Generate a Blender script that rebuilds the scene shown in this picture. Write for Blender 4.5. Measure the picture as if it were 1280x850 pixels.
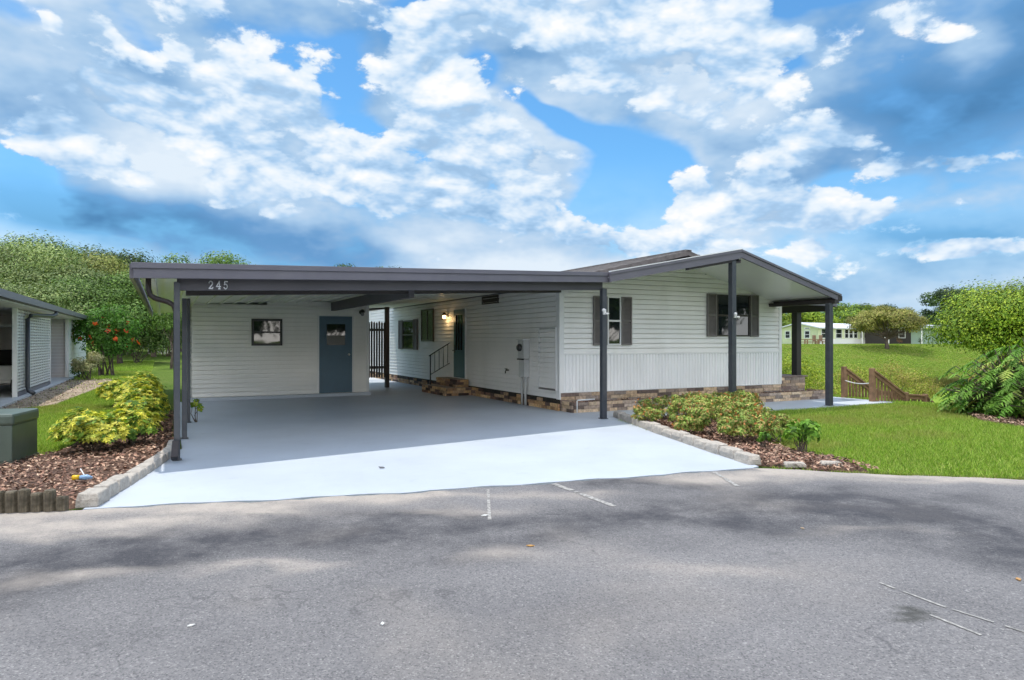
import bpy, math, random
import numpy as np
from math import radians, sin, cos, pi, atan2, sqrt

for o in list(bpy.data.objects): bpy.data.objects.remove(o)
scene = bpy.context.scene
COL = scene.collection
random.seed(7); RNG = np.random.default_rng(7)

# ------------------------------------------------------------------ camera
TH = radians(27.0); CT, ST = cos(TH), sin(TH)
CX0, CY0, CZ0 = -7.338, -12.198, 1.48
cam = bpy.data.cameras.new('camera'); cam.lens = 23.99; cam.sensor_width = 36.0; cam.sensor_fit = 'HORIZONTAL'
cam.clip_start = 0.1; cam.clip_end = 5000
cam_o = bpy.data.objects.new('camera', cam); COL.objects.link(cam_o)
cam_o.location = (CX0, CY0, CZ0); cam_o.rotation_euler = (radians(90), 0, -TH)
scene.camera = cam_o

# ------------------------------------------------------------------ sun, exposure
SUNV = (0.12, -0.23, -1.0)                       # direction the sunlight travels
sl = bpy.data.lights.new('sun', 'SUN'); sl.energy = 2.2; sl.angle = radians(0.6); sl.color = (1.0, 0.945, 0.86)
so = bpy.data.objects.new('sun', sl); COL.objects.link(so); so.location = (0, 0, 30)
from mathutils import Vector
so.rotation_euler = Vector(SUNV).to_track_quat('-Z', 'Y').to_euler()
SUN_EL = math.atan2(1.0, math.hypot(SUNV[0], SUNV[1])); SUN_ROT = math.atan2(-SUNV[0], -SUNV[1])
scene.view_settings.view_transform = 'Standard'
scene.view_settings.look = 'None'
scene.view_settings.gamma = 1.0
scene.view_settings.use_curve_mapping = False
scene.view_settings.exposure = 0.86
scene.cycles.max_bounces = 8
scene.cycles.transparent_max_bounces = 8
scene.cycles.caustics_reflective = False; scene.cycles.caustics_refractive = False

# ------------------------------------------------------------------ world: Nishita sky with procedural cumulus
def build_world():
    w = bpy.data.worlds.new('World'); scene.world = w; w.use_nodes = True
    nt = w.node_tree; N = nt.nodes; L = nt.links; N.clear()
    def nd(t, **k):
        n = N.new(t)
        for a, b in k.items(): setattr(n, a, b)
        return n
    def plug(s, v):
        if isinstance(v, (int, float, tuple)): s.default_value = v
        else: L.new(v, s)
    def M(op, a, b=None, c=None, clamp=False):
        n = nd('ShaderNodeMath', operation=op); n.use_clamp = clamp
        plug(n.inputs[0], a)
        if b is not None: plug(n.inputs[1], b)
        if c is not None: plug(n.inputs[2], c)
        return n.outputs[0]
    def V(op, a, b=None, out=0):
        n = nd('ShaderNodeVectorMath', operation=op)
        plug(n.inputs[0], a)
        if b is not None: plug(n.inputs[1], b)
        return n.outputs[out]
    def ramp(v, a, b, lo=0.0, hi=1.0, smooth=True):
        n = nd('ShaderNodeMapRange'); n.interpolation_type = 'SMOOTHSTEP' if smooth else 'LINEAR'
        plug(n.inputs[0], v); n.inputs[1].default_value = a; n.inputs[2].default_value = b
        n.inputs[3].default_value = lo; n.inputs[4].default_value = hi
        return n.outputs[0]
    tc = nd('ShaderNodeTexCoord')
    d = tc.outputs['Generated']
    # compass frame of the street: azimuth and elevation, both in radians
    X = V('DOT_PRODUCT', d, (CT, -ST, 0), 1); Y = V('DOT_PRODUCT', d, (ST, CT, 0), 1); Z = V('DOT_PRODUCT', d, (0, 0, 1), 1)
    az = M('ARCTAN2', X, Y); el = M('ARCSINE', Z)
    cmb = nd('ShaderNodeCombineXYZ'); L.new(az, cmb.inputs[0]); L.new(el, cmb.inputs[1]); ae = cmb.outputs[0]
    def AE(px, py):
        return math.atan((px-640)/853), math.atan((425-py)/math.hypot(853, px-640))
    def blobs(lst, vec):
        acc = None
        for (px, py, rx, ry, rot, wt) in lst:
            a0, e0 = AE(px, py)
            c, s = cos(radians(rot)), sin(radians(rot))
            ra = rx/853*math.cos(a0)**2; re = ry/853*math.cos(a0)
            mp = nd('ShaderNodeMapping'); mp.vector_type = 'TEXTURE'     # subtract centre, unrotate, divide by radii
            mp.inputs['Location'].default_value = (a0, e0, 0); mp.inputs['Rotation'].default_value = (0, 0, radians(-rot)); mp.inputs['Scale'].default_value = (ra, re, 1)
            L.new(vec, mp.inputs[0])
            r2 = V('DOT_PRODUCT', mp.outputs[0], mp.outputs[0], 1)
            g = M('POWER', 0.3679, r2)
            acc = M('MULTIPLY', g, wt) if acc is None else M('MULTIPLY_ADD', g, wt, acc)
        return acc
    dz = V('MULTIPLY', d, (1.0, 1.0, 1.9))
    def noise(vec, sc, det, ro=.56, col=False):
        n = nd('ShaderNodeTexNoise'); n.inputs['Scale'].default_value = sc; n.inputs['Detail'].default_value = det; n.inputs['Roughness'].default_value = ro
        L.new(vec, n.inputs['Vector']); return n.outputs[1 if col else 0]
    wv = V('SUBTRACT', noise(dz, 5.0, 2.0, .5, True), (0.5, 0.5, 0.5))
    aew = V('ADD', ae, V('MULTIPLY', wv, (0.13, 0.11, 0.0)))
    dzw = V('ADD', dz, V('MULTIPLY', wv, (0.05, 0.05, 0.05)))
    UP = (0.0, 0.016, 0.0); UPZ = (-0.002, 0.004, 0.03)
    def vor(vec, sc, det):
        vo = nd('ShaderNodeTexVoronoi'); vo.feature = 'F1'; vo.inputs['Scale'].default_value = sc; vo.inputs['Detail'].default_value = det; vo.inputs['Roughness'].default_value = .55
        L.new(vec, vo.inputs['Vector']); return vo.outputs['Distance']
    # soft grey-blue sheet behind
    n0 = noise(dz, 3.4, 5.0, .58)
    sheet = M('ADD', M('MULTIPLY_ADD', n0, 1.6, -.8), blobs(COV, aew))
    a1 = ramp(sheet, -0.10, 0.30)
    a1 = M('MAXIMUM', a1, ramp(el, 0.05, 0.27, 0.95, 0.0))
    dk = blobs(DARK, aew)
    s1 = M('ADD', M('MULTIPLY_ADD', n0, 2.1, -.40), M('MULTIPLY', dk, -.62))
    s1 = M('ADD', s1, ramp(el, 0.0, 0.26, 0.30, 0.0))
    c1 = nd('ShaderNodeValToRGB'); L.new(ramp(s1, 0, 1, 0, 1, False), c1.inputs[0]); e = c1.color_ramp.elements
    e[0].position = 0.0; e[0].color = (0.075, 0.22, 0.44, 1); e[1].position = 1.0; e[1].color = (0.74, 0.84, 0.94, 1)
    x = e.new(0.30); x.color = (0.14, 0.33, 0.61, 1); x = e.new(0.62); x.color = (0.38, 0.57, 0.80, 1)
    # crisp sunlit cumulus in front of it
    nn = noise(dzw, 5.0, 9.0, .63); vv = vor(dzw, 13.0, 2.0)
    d0 = M('ADD', M('ADD', M('MULTIPLY_ADD', nn, 2.5, -1.40), M('MULTIPLY_ADD', vv, -.42, .22)), blobs(BRIGHT, aew))
    a2 = ramp(d0, 0.0, 0.16)
    nl = noise(dzw, 5.0, 5.0, .60); nl1 = noise(V('ADD', dzw, UPZ), 5.0, 5.0, .60)
    s2 = M('MULTIPLY_ADD', M('SUBTRACT', nl, nl1), 2.9, 0.84)
    s2 = M('ADD', s2, M('MULTIPLY_ADD', vv, -.45, .18))
    s2 = M('ADD', s2, M('MULTIPLY_ADD', nn, .5, -.25))
    s2 = M('ADD', s2, M('MULTIPLY', dk, -.45))
    s2 = M('ADD', s2, ramp(el, 0.50, 0.9, 0.0, 0.4))
    c2 = nd('ShaderNodeValToRGB'); L.new(ramp(s2, 0.05, 1, 0, 1, False), c2.inputs[0]); e = c2.color_ramp.elements
    e[0].position = 0.0; e[0].color = (0.20, 0.38, 0.62, 1); e[1].position = 1.0; e[1].color = (0.97, 0.97, 0.97, 1)
    x = e.new(0.40); x.color = (0.42, 0.62, 0.86, 1); x = e.new(0.72); x.color = (0.76, 0.86, 0.96, 1)
    a2s = M('MULTIPLY', a2, ramp(s2, 0.0, 0.4, 0.25, 1.0))
    mc = nd('ShaderNodeMix'); mc.data_type = 'RGBA'; L.new(a2s, mc.inputs[0]); L.new(c1.outputs[0], mc.inputs[6]); L.new(c2.outputs[0], mc.inputs[7])
    alpha = M('MAXIMUM', a1, a2)
    cr = mc
    sky = nd('ShaderNodeTexSky', sky_type='NISHITA'); sky.sun_disc = False; sky.sun_elevation = SUN_EL; sky.sun_rotation = SUN_ROT
    sky.altitude = 10; sky.air_density = 1.0; sky.dust_density = 0.3; sky.ozone_density = 3.0
    tint = V('MULTIPLY', sky.outputs[0], (0.50, 0.86, 1.0))
    b1 = nd('ShaderNodeBackground'); L.new(tint, b1.inputs[0]); b1.inputs[1].default_value = 0.10
    b2 = nd('ShaderNodeBackground'); 
    # clouds overhead and behind the camera boosted as added fill light for shaded walls
    fill_glow = M('MAXIMUM', ramp(el, 0.48, 0.95, 0.0, .5), ramp(Y, -0.05, -0.5, 0.0, 1.0))
    wm = nd('ShaderNodeMix'); wm.data_type = 'RGBA'; L.new(fill_glow, wm.inputs[0]); L.new(mc.outputs[2], wm.inputs[6]); wm.inputs[7].default_value = (1.0, .955, .90, 1); L.new(wm.outputs[2], b2.inputs[0])
    L.new(M('MULTIPLY_ADD', fill_glow, 3.0, 0.575), b2.inputs[1])
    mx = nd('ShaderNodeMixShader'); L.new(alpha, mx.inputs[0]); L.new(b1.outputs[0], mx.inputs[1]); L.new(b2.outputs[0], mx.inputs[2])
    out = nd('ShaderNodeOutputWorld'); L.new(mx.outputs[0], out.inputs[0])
    w.cycles.sampling_method = 'MANUAL'; w.cycles.sample_map_resolution = 512
# clouds laid out as in the photograph's sky: (column, row, half width, half height, tilt, weight)
COV = [(640, 130, 900, 260, 0, .40),
       (15, 235, 40, 34, 0, -1.1), (85, 318, 60, 14, 0, -.5), (415, 78, 56, 22, 15, -1.1), (470, 168, 66, 22, 30, -1.2), (592, 88, 26, 22, 20, -.9),
       (800, 228, 66, 50, 25, -1.5), (705, 158, 70, 14, 25, -1.0), (990, -4, 80, 16, 0, -1.5), (965, 72, 34, 10, 10, -.8), (1075, 228, 50, 12, 5, -.7), (760, 262, 40, 30, 0, -.5),
       (40, 15, 70, 25, 10, -.35), (200, 60, 60, 14, 30, -.25), (530, 2, 36, 10, 0, -1.0), (618, 238, 14, 12, 0, -.6), (850, 305, 60, 12, 0, -.4)]
# bright heaped clouds
BRIGHT = [(60, 175, 110, 34, 20, .62), (200, 158, 120, 34, 10, .70), (330, 205, 110, 38, 24, .62), (120, 210, 120, 22, 15, .3), (350, 262, 70, 16, 12, .35),
          (240, 70, 40, 20, 40, .45), (330, 100, 80, 30, 35, .62), (400, 130, 60, 36, 40, .5), (300, 20, 130, 18, 10, .25), (85, 32, 22, 12, 40, .45), (160, 52, 40, 8, 30, .35),
          (560, 110, 60, 50, 40, .68), (600, 190, 80, 50, 30, .65), (480, 215, 90, 36, 30, .55), (560, 255, 110, 36, 20, .55), (700, 285, 110, 30, 15, .55), (690, 215, 40, 50, 40, .45), (840, 290, 60, 14, 10, .4),
          (480, 30, 90, 36, 20, .5), (620, 20, 90, 30, 0, .55), (740, 60, 120, 46, 12, .5), (880, 60, 120, 40, 10, .62), (990, 40, 90, 26, 5, .5), (820, 130, 120, 26, 15, .42), (940, 110, 80, 26, 0, .35), (1000, 180, 110, 22, 10, .35),
          (880, 235, 50, 26, 40, .55), (970, 255, 80, 32, 5, .7), (1060, 262, 100, 26, 0, .6), (1160, 200, 100, 18, 5, .6), (1240, 215, 70, 24, 10, .5), (1150, 40, 100, 30, 10, .5), (1220, 310, 90, 24, 0, .5), (1080, 315, 110, 18, 0, .5), (640, 315, 200, 10, 0, .25)]
DARK = [(200, 292, 230, 30, 6, 1.1), (60, 262, 90, 22, 12, .6), (420, 300, 150, 22, 10, .7), (40, 110, 110, 60, 20, .6), (210, 110, 130, 22, 22, .5), (470, 95, 60, 30, 35, .3), (1190, 135, 130, 44, 4, 1.0), (900, 165, 130, 22, 8, .5), (1010, 215, 110, 18, 0, .5),
        (1130, 285, 80, 12, 0, .35), (720, 320, 90, 12, 0, .3), (1265, 40, 40, 60, 0, .7), (790, 25, 40, 18, 0, .3), (1240, 290, 60, 20, 0, .5), (640, 60, 60, 12, 0, .3), (640, 280, 60, 14, 15, .3)]
build_world()

# ------------------------------------------------------------------ helpers
def C2W(X, Y):                       # metres right / ahead of the camera stand -> world plan
    return (CX0 + X*CT + Y*ST, CY0 - X*ST + Y*CT)
def at(px, D):                       # plan position seen at picture column px, D metres ahead
    return C2W((px-640)/853*D, D)

def new_mat(name):
    m = bpy.data.materials.new(name); m.use_nodes = True
    return m, m.node_tree.nodes, m.node_tree.links, m.node_tree.nodes['Principled BSDF']

def mat(name, col, rough=0.6, var=0.12, scale=6.0, bump=0.0, bscale=40.0, metal=0.0, spec=0.5, dirt=None, attr=False):
    """plain material with two scales of tone variation, optional grime and bump"""
    m, N, L, P = new_mat(name)
    tc = N.new('ShaderNodeTexCoord')
    n = N.new('ShaderNodeTexNoise'); n.inputs['Scale'].default_value = scale; n.inputs['Detail'].default_value = 6
    L.new(tc.outputs['Object'], n.inputs['Vector'])
    mr = N.new('ShaderNodeMapRange'); mr.inputs[1].default_value = .3; mr.inputs[2].default_value = .7
    mr.inputs[3].default_value = 1-var; mr.inputs[4].default_value = 1+var; L.new(n.outputs[0], mr.inputs[0])
    mx = N.new('ShaderNodeVectorMath'); mx.operation = 'MULTIPLY'
    if attr:
        at_ = N.new('ShaderNodeAttribute'); at_.attribute_name = 'Col'; L.new(at_.outputs['Color'], mx.inputs[0])
    else: mx.inputs[0].default_value = col[:3]
    L.new(mr.outputs[0], mx.inputs[1])
    src = mx.outputs[0]
    if dirt:
        n2 = N.new('ShaderNodeTexNoise'); n2.inputs['Scale'].default_value = dirt[1]; n2.inputs['Detail'].default_value = 8; n2.inputs['Roughness'].default_value = .65
        mp = N.new('ShaderNodeMapping'); mp.inputs['Scale'].default_value = (1, 1, dirt[3] if len(dirt) > 3 else 1); L.new(tc.outputs['Object'], mp.inputs[0]); L.new(mp.outputs[0], n2.inputs['Vector'])
        r2 = N.new('ShaderNodeMapRange'); r2.inputs[1].default_value = .48; r2.inputs[2].default_value = .75; r2.inputs[3].default_value = 0; r2.inputs[4].default_value = dirt[2]
        L.new(n2.outputs[0], r2.inputs[0])
        m2 = N.new('ShaderNodeMix'); m2.data_type = 'RGBA'; L.new(r2.outputs[0], m2.inputs[0]); L.new(src, m2.inputs[6]); m2.inputs[7].default_value = (*dirt[0], 1)
        src = m2.outputs[2]
    L.new(src, P.inputs['Base Color'])
    P.inputs['Roughness'].default_value = rough; P.inputs['Metallic'].default_value = metal; P.inputs['Specular IOR Level'].default_value = spec
    if bump:
        nb = N.new('ShaderNodeTexNoise'); nb.inputs['Scale'].default_value = bscale; nb.inputs['Detail'].default_value = 5; L.new(tc.outputs['Object'], nb.inputs['Vector'])
        b = N.new('ShaderNodeBump'); b.inputs['Strength'].default_value = bump; b.inputs['Distance'].default_value = 0.02
        L.new(nb.outputs[0], b.inputs['Height']); L.new(b.outputs[0], P.inputs['Normal'])
    return m

def leaf_mat(name, trans=0.35, rough=0.5, tint=(1, 1, 1)):
    m, N, L, P = new_mat(name)
    a = N.new('ShaderNodeAttribute'); a.attribute_name = 'Col'
    L.new(a.outputs['Color'], P.inputs['Base Color']); P.inputs['Roughness'].default_value = rough; P.inputs['Specular IOR Level'].default_value = .22
    t = N.new('ShaderNodeBsdfTranslucent')
    v = N.new('ShaderNodeVectorMath'); v.operation = 'MULTIPLY'; v.inputs[1].default_value = (1.25, 1.35, .6); L.new(a.outputs['Color'], v.inputs[0]); L.new(v.outputs[0], t.inputs[0])
    mx = N.new('ShaderNodeMixShader'); mx.inputs[0].default_value = trans
    L.new(P.outputs[0], mx.inputs[1]); L.new(t.outputs[0], mx.inputs[2])
    L.new(mx.outputs[0], N['Material Output'].inputs[0])
    return m

class MB:
    def __init__(s): s.v = []; s.f = []; s.c = []
    def poly(s, pts, faces, col=None):
        k = len(s.v); s.v += [tuple(p) for p in pts]
        for f in faces: s.f.append(tuple(i+k for i in f)); s.c.append(col or (1, 1, 1))
        return s
    def box(s, x0, x1, y0, y1, z0, z1, col=None):
        return s.poly([(x0,y0,z0),(x1,y0,z0),(x1,y1,z0),(x0,y1,z0),(x0,y0,z1),(x1,y0,z1),(x1,y1,z1),(x0,y1,z1)],
                      [(0,3,2,1),(4,5,6,7),(0,1,5,4),(1,2,6,5),(2,3,7,6),(3,0,4,7)], col)
    def obox(s, p, d, n, l, w, z0, z1, col=None):
        """box from plan point p along unit d for l, out along n for w"""
        a = (p[0], p[1]); b = (p[0]+d[0]*l, p[1]+d[1]*l); c = (b[0]+n[0]*w, b[1]+n[1]*w); e = (a[0]+n[0]*w, a[1]+n[1]*w)
        q = [a, b, c, e]
        return s.poly([(*i, z0) for i in q]+[(*i, z1) for i in q], [(0,3,2,1),(4,5,6,7),(0,1,5,4),(1,2,6,5),(2,3,7,6),(3,0,4,7)], col)
    def bar(s, p, q, w, h, col=None, up=(0, 0, 1)):
        """rectangular bar between two 3D points; w across, h along up"""
        p, q = Vector(p), Vector(q); d = (q-p).normalized(); u = Vector(up)
        x = d.cross(u)
        if x.length < 1e-4: x = d.cross(Vector((0, 1, 0)))
        x.normalize(); y = x.cross(d).normalized()
        pts = []
        for c in (p, q):
            for i, j in ((-1,-1),(1,-1),(1,1),(-1,1)): pts.append(c + x*(i*w/2) + y*(j*h/2))
        return s.poly(pts, [(0,3,2,1),(4,5,6,7),(0,1,5,4),(1,2,6,5),(2,3,7,6),(3,0,4,7)], col)
    def tube(s, pts, rs, n=8, col=None, cap=True):
        if not hasattr(rs, '__len__'): rs = [rs]*len(pts)
        pts = [Vector(p) for p in pts]; k = len(s.v); ref = Vector((0.3, 0.2, 1))
        for i, p in enumerate(pts):
            d = (pts[min(i+1, len(pts)-1)] - pts[max(i-1, 0)]).normalized()
            x = d.cross(ref)
            if x.length < .05: x = d.cross(Vector((1, 0, 0)))
            x.normalize(); y = d.cross(x)
            for j in range(n):
                a = 2*pi*j/n; s.v.append(tuple(p + x*cos(a)*rs[i] + y*sin(a)*rs[i]))
        for i in range(len(pts)-1):
            for j in range(n):
                s.f.append((k+i*n+j, k+i*n+(j+1) % n, k+(i+1)*n+(j+1) % n, k+(i+1)*n+j)); s.c.append(col or (1, 1, 1))
        if cap:
            s.f.append(tuple(k+j for j in range(n))[::-1]); s.c.append(col or (1, 1, 1))
            e = k+(len(pts)-1)*n; s.f.append(tuple(e+j for j in range(n))); s.c.append(col or (1, 1, 1))
        return s
    def prism(s, outline, z0, z1, col=None):
        n = len(outline)
        return s.poly([(*p, z0) for p in outline]+[(*p, z1) for p in outline],
                      [tuple(range(n))[::-1], tuple(range(n, 2*n))]+[(i, (i+1) % n, n+(i+1) % n, n+i) for i in range(n)], col)

def wloc(o):
    v = Vector((0, 0, 0))
    while o: v += Vector(o.location); o = o.parent
    return v
def build(name, mb, m, parent=None, loc=None, bevel=0.0, smooth=False, attr=False):
    off = Vector(loc) if loc is not None else (wloc(parent) if parent else Vector((0, 0, 0)))
    me = bpy.data.meshes.new(name)
    me.from_pydata([tuple(Vector(p)-off) for p in mb.v], [], mb.f); me.update()
    if attr:
        ca = me.color_attributes.new('Col', 'FLOAT_COLOR', 'CORNER')
        buf = []
        for f, c in zip(mb.f, mb.c): buf += [c[0], c[1], c[2], 1.0]*len(f)
        ca.data.foreach_set('color', buf)
    me.materials.append(m)
    if smooth: me.shade_smooth()
    o = bpy.data.objects.new(name, me); COL.objects.link(o)
    if parent: o.parent = parent
    elif loc is not None: o.location = loc
    if bevel:
        b = o.modifiers.new('bevel', 'BEVEL'); b.width = bevel; b.segments = 2; b.limit_method = 'ANGLE'; b.angle_limit = radians(40)
    return o
def tag(o, label=None, cat=None, group=None, kind=None):
    if label: o['label'] = label
    if cat: o['category'] = cat
    if group: o['group'] = group
    if kind: o['kind'] = kind
    return o
def thing(name, label, cat, loc=(0, 0, 0), group=None):
    o = bpy.data.objects.new(name, None); COL.objects.link(o); o.location = loc; o.empty_display_size = .2
    return tag(o, label, cat, group)
def np_mesh(name, V, nper, cols, m, parent=None, loc=None, smooth=False):
    """V: (F*nper,3) array of polygon corners, cols: (F,3)"""
    off = np.array(loc if loc is not None else (wloc(parent) if parent else (0, 0, 0)), dtype=np.float32)
    V = np.asarray(V, dtype=np.float32) - off
    F = len(V)//nper; me = bpy.data.meshes.new(name)
    me.vertices.add(len(V)); me.vertices.foreach_set('co', V.ravel())
    me.loops.add(len(V)); me.loops.foreach_set('vertex_index', np.arange(len(V), dtype=np.int32))
    me.polygons.add(F); me.polygons.foreach_set('loop_start', np.arange(0, F*nper, nper, dtype=np.int32))
    me.update()
    ca = me.color_attributes.new('Col', 'FLOAT_COLOR', 'POINT')
    c4 = np.ones((len(V), 4), dtype=np.float32); c4[:, :3] = np.repeat(cols, nper, axis=0); ca.data.foreach_set('color', c4.ravel())
    me.materials.append(m)
    o = bpy.data.objects.new(name, me); COL.objects.link(o)
    if parent: o.parent = parent
    elif loc is not None: o.location = loc
    return o

# ------------------------------------------------------------------ materials
M_side   = mat('white_siding', (0.83, 0.825, 0.805), .45, .03, 1.2, dirt=((.42, .42, .36), 1.3, .22, .35))
M_shedw  = mat('shed_siding', (0.83, 0.82, 0.79), .45, .03, 1.2, dirt=((.42, .42, .38), 1.1, .18, .4))
M_rib    = mat('ribbed_panel', (0.81, 0.815, 0.82), .4, .03, 1.5, dirt=((.45, .46, .42), 1.6, .2, .3))
M_white  = mat('white_trim', (0.74, 0.745, 0.74), .4, .04, 3, dirt=((.45, .44, .4), 3, .2))
M_char   = mat('charcoal_paint', (0.125, 0.12, 0.145), .42, .08, 2.5, dirt=((.2, .19, .19), 4, .2))
M_charb  = mat('charcoal_beam', (0.075, 0.07, 0.08), .5, .1, 2.5)
M_post   = mat('charcoal_post', (0.045, 0.052, 0.064), .4, .08, 5, dirt=((.13, .13, .13), 6, .3))
M_postb  = mat('brown_black_post', (0.03, 0.024, 0.024), .5, .12, 5)
M_soffit = mat('white_soffit', (0.78, 0.78, 0.73), .28, .03, 1.0)
M_shing  = mat('grey_shingles', (0.15, 0.135, 0.13), .9, .25, 9, .5, 60)
M_door   = mat('blue_door', (0.035, 0.095, 0.145), .4, .06, 3)
M_doorg  = mat('teal_door', (0.022, 0.085, 0.115), .35, .06, 3)
M_shut   = mat('taupe_shutter', (0.17, 0.155, 0.15), .6, .08, 8)
M_black  = mat('black_frame', (0.018, 0.018, 0.02), .4, .1, 8)
M_bronze = mat('bronze_frame', (0.035, 0.028, 0.024), .45, .1, 8)
M_galv   = mat('grey_utility', (0.52, 0.53, 0.52), .45, .06, 9, dirt=((.35, .33, .3), 6, .3))
M_brick  = mat('ledge_stone', (1, 1, 1), .85, .3, 18, .7, 50, attr=True)
M_mortar = mat('dark_mortar', (0.055, 0.05, 0.045), .95, .2, 20)
M_conc   = mat('pale_concrete', (0.48, 0.5, 0.52), .8, .1, 4, .2, 60, dirt=((.3, .3, .28), 2, .4))
M_wood   = mat('brown_deck_wood', (0.25, 0.145, 0.08), .8, .3, 7, .4, 30)
M_woodd  = mat('weathered_timber', (0.12, 0.10, 0.07), .95, .45, 12, .9, 30, dirt=((.02, .022, .012), 45, 1.0, .07))
M_stone  = mat('edging_stone', (0.42, 0.385, 0.34), .9, .2, 12, .7, 45, dirt=((.14, .12, .1), 14, .7))
M_green  = mat('green_cabinet', (0.075, 0.105, 0.085), .4, .08, 6, dirt=((.1, .11, .09), 5, .3))
M_knob   = mat('satin_metal', (0.6, 0.6, 0.58), .3, .05, 5, metal=.9)
M_tyre   = mat('black_rubber', (0.02, 0.02, 0.02), .8, .1, 9)
M_cream  = mat('cream_cart_paint', (0.62, 0.62, 0.6), .3, .05, 5)
M_pink   = mat('pinkish_siding', (0.62, 0.58, 0.57), .6, .05, 4)
M_yel    = mat('yellow_plastic', (0.75, 0.45, 0.01), .4, .05, 9)
M_bluepl = mat('blue_plastic', (0.22, 0.36, 0.55), .4, .05, 9)
M_bark   = mat('tree_bark', (0.11, 0.085, 0.065), .95, .35, 9, .8, 20)
M_barkg  = mat('grey_bark', (0.16, 0.14, 0.12), .95, .3, 9, .8, 20)
M_leaf   = leaf_mat('leaf', .15, .6); M_leafg = leaf_mat('glossy_leaf', .28, .6); M_grass = leaf_mat('grass_blade', .3, .6); M_petal = leaf_mat('petal', .3, .6)
M_digit  = mat('white_digit', (0.75, 0.76, 0.78), .4, .02, 5)

def glass(name, col=(.012, .016, .018), rough=.03):
    m, N, L, P = new_mat(name)
    P.inputs['Base Color'].default_value = (*col, 1); P.inputs['Roughness'].default_value = rough; P.inputs['Specular IOR Level'].default_value = .6; P.inputs['IOR'].default_value = 1.5
    tc = N.new('ShaderNodeTexCoord'); n = N.new('ShaderNodeTexNoise'); n.inputs['Scale'].default_value = 1.6
    L.new(tc.outputs['Object'], n.inputs['Vector']); b = N.new('ShaderNodeBump'); b.inputs['Strength'].default_value = .06; b.inputs['Distance'].default_value = .03
    L.new(n.outputs[0], b.inputs['Height']); L.new(b.outputs[0], P.inputs['Normal'])
    return m
M_glass = glass('window_glass'); M_screen = glass('window_screen', (.03, .03, .032), .25)

# ------------------------------------------------------------------ terrain
def sst(a, b, x):
    t = np.clip((np.asarray(x, dtype=float)-a)/(b-a), 0, 1); return t*t*(3-2*t)
def height(a, b):
    a = np.asarray(a, dtype=float); b = np.asarray(b, dtype=float)
    w = sst(-16, -7, b)                                         # the street side stays level
    z = -2.75*sst(8.0, 21.0, a)*w
    yc = (a-CX0)*ST+(b-CY0)*CT
    z = z + 3.75*sst(53.0, 77.0, yc)*sst(8.0, 21.0, a)*w
    left = (1-sst(-5, 6, a))
    z = z + 1.0*sst(27, 62, b)*left
    lump = 0.02*np.sin(a*.7+1.3*np.sin(b*.31))*np.sin(b*.53+.8) * sst(9, 14, a)
    back = 0.5*sst(120, 500, np.hypot(a, b))
    return z + lump + back - 0.03
POND_Z = -2.35

def noise_ramp(N, L, vec, scale, detail, a, b, lo, hi, rough=.6):
    n = N.new('ShaderNodeTexNoise'); n.inputs['Scale'].default_value = scale; n.inputs['Detail'].default_value = detail; n.inputs['Roughness'].default_value = rough
    L.new(vec, n.inputs['Vector'])
    r = N.new('ShaderNodeMapRange'); r.inputs[1].default_value = a; r.inputs[2].default_value = b; r.inputs[3].default_value = lo; r.inputs[4].default_value = hi
    L.new(n.outputs[0], r.inputs[0]); return r.outputs[0]

def grass_ground_mat():
    m, N, L, P = new_mat('lawn')
    tc = N.new('ShaderNodeTexCoord'); o = tc.outputs['Object']
    def mixc(f, a, b):
        x = N.new('ShaderNodeMix'); x.data_type = 'RGBA'; L.new(f, x.inputs[0])
        for s, v in ((x.inputs[6], a), (x.inputs[7], b)):
            if isinstance(v, tuple): s.default_value = (*v, 1)
            else: L.new(v, s)
        return x.outputs[2]
    f1 = noise_ramp(N, L, o, .35, 6, .35, .65, 0, 1)
    c = mixc(f1, (.125, .225, .022), (.185, .285, .035))
    f2 = noise_ramp(N, L, o, 9, 8, .4, .7, 0, .75, .75)
    c = mixc(f2, c, (.07, .15, .018))
    f4 = noise_ramp(N, L, o, 1.6, 8, .42, .68, 0, .6, .7); c = mixc(f4, c, (.22, .27, .06))
    f3 = noise_ramp(N, L, o, .16, 7, .54, .7, 0, .7, .65)
    c = mixc(f3, c, (.32, .32, .11))
    L.new(c, P.inputs['Base Color']); P.inputs['Roughness'].default_value = .9; P.inputs['Specular IOR Level'].default_value = .15
    nb = N.new('ShaderNodeTexNoise'); nb.inputs['Scale'].default_value = 5; nb.inputs['Detail'].default_value = 12; nb.inputs['Roughness'].default_value = .85; L.new(o, nb.inputs['Vector'])
    b = N.new('ShaderNodeBump'); b.inputs['Strength'].default_value = 1.0; b.inputs['Distance'].default_value = .22; L.new(nb.outputs[0], b.inputs['Height']); L.new(b.outputs[0], P.inputs['Normal'])
    return m
M_lawn = grass_ground_mat()
def axis(lo, hi, step, far):
    core = list(np.arange(lo, hi+.01, step)); out = []
    d = step
    x = lo
    neg = []
    while x > -far: d *= 1.35; x -= d; neg.append(x)
    x = hi; d = step; pos = []
    while x < far: d *= 1.35; x += d; pos.append(x)
    return np.array(neg[::-1]+core+pos)
xs = axis(-30, 95, 1.0, 1800); ys = axis(-20, 90, 1.0, 1800)
GX, GY = np.meshgrid(xs, ys); GZ = height(GX, GY)
me = bpy.data.meshes.new('ground'); nx, ny = len(xs), len(ys)
fc = [(j*nx+i, j*nx+i+1, (j+1)*nx+i+1, (j+1)*nx+i) for j in range(ny-1) for i in range(nx-1)]
me.from_pydata(np.stack([GX, GY, GZ], -1).reshape(-1, 3).tolist(), [], fc); me.materials.append(M_lawn); me.shade_smooth()
ground = bpy.data.objects.new('ground', me); COL.objects.link(ground); tag(ground, kind='structure')

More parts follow.
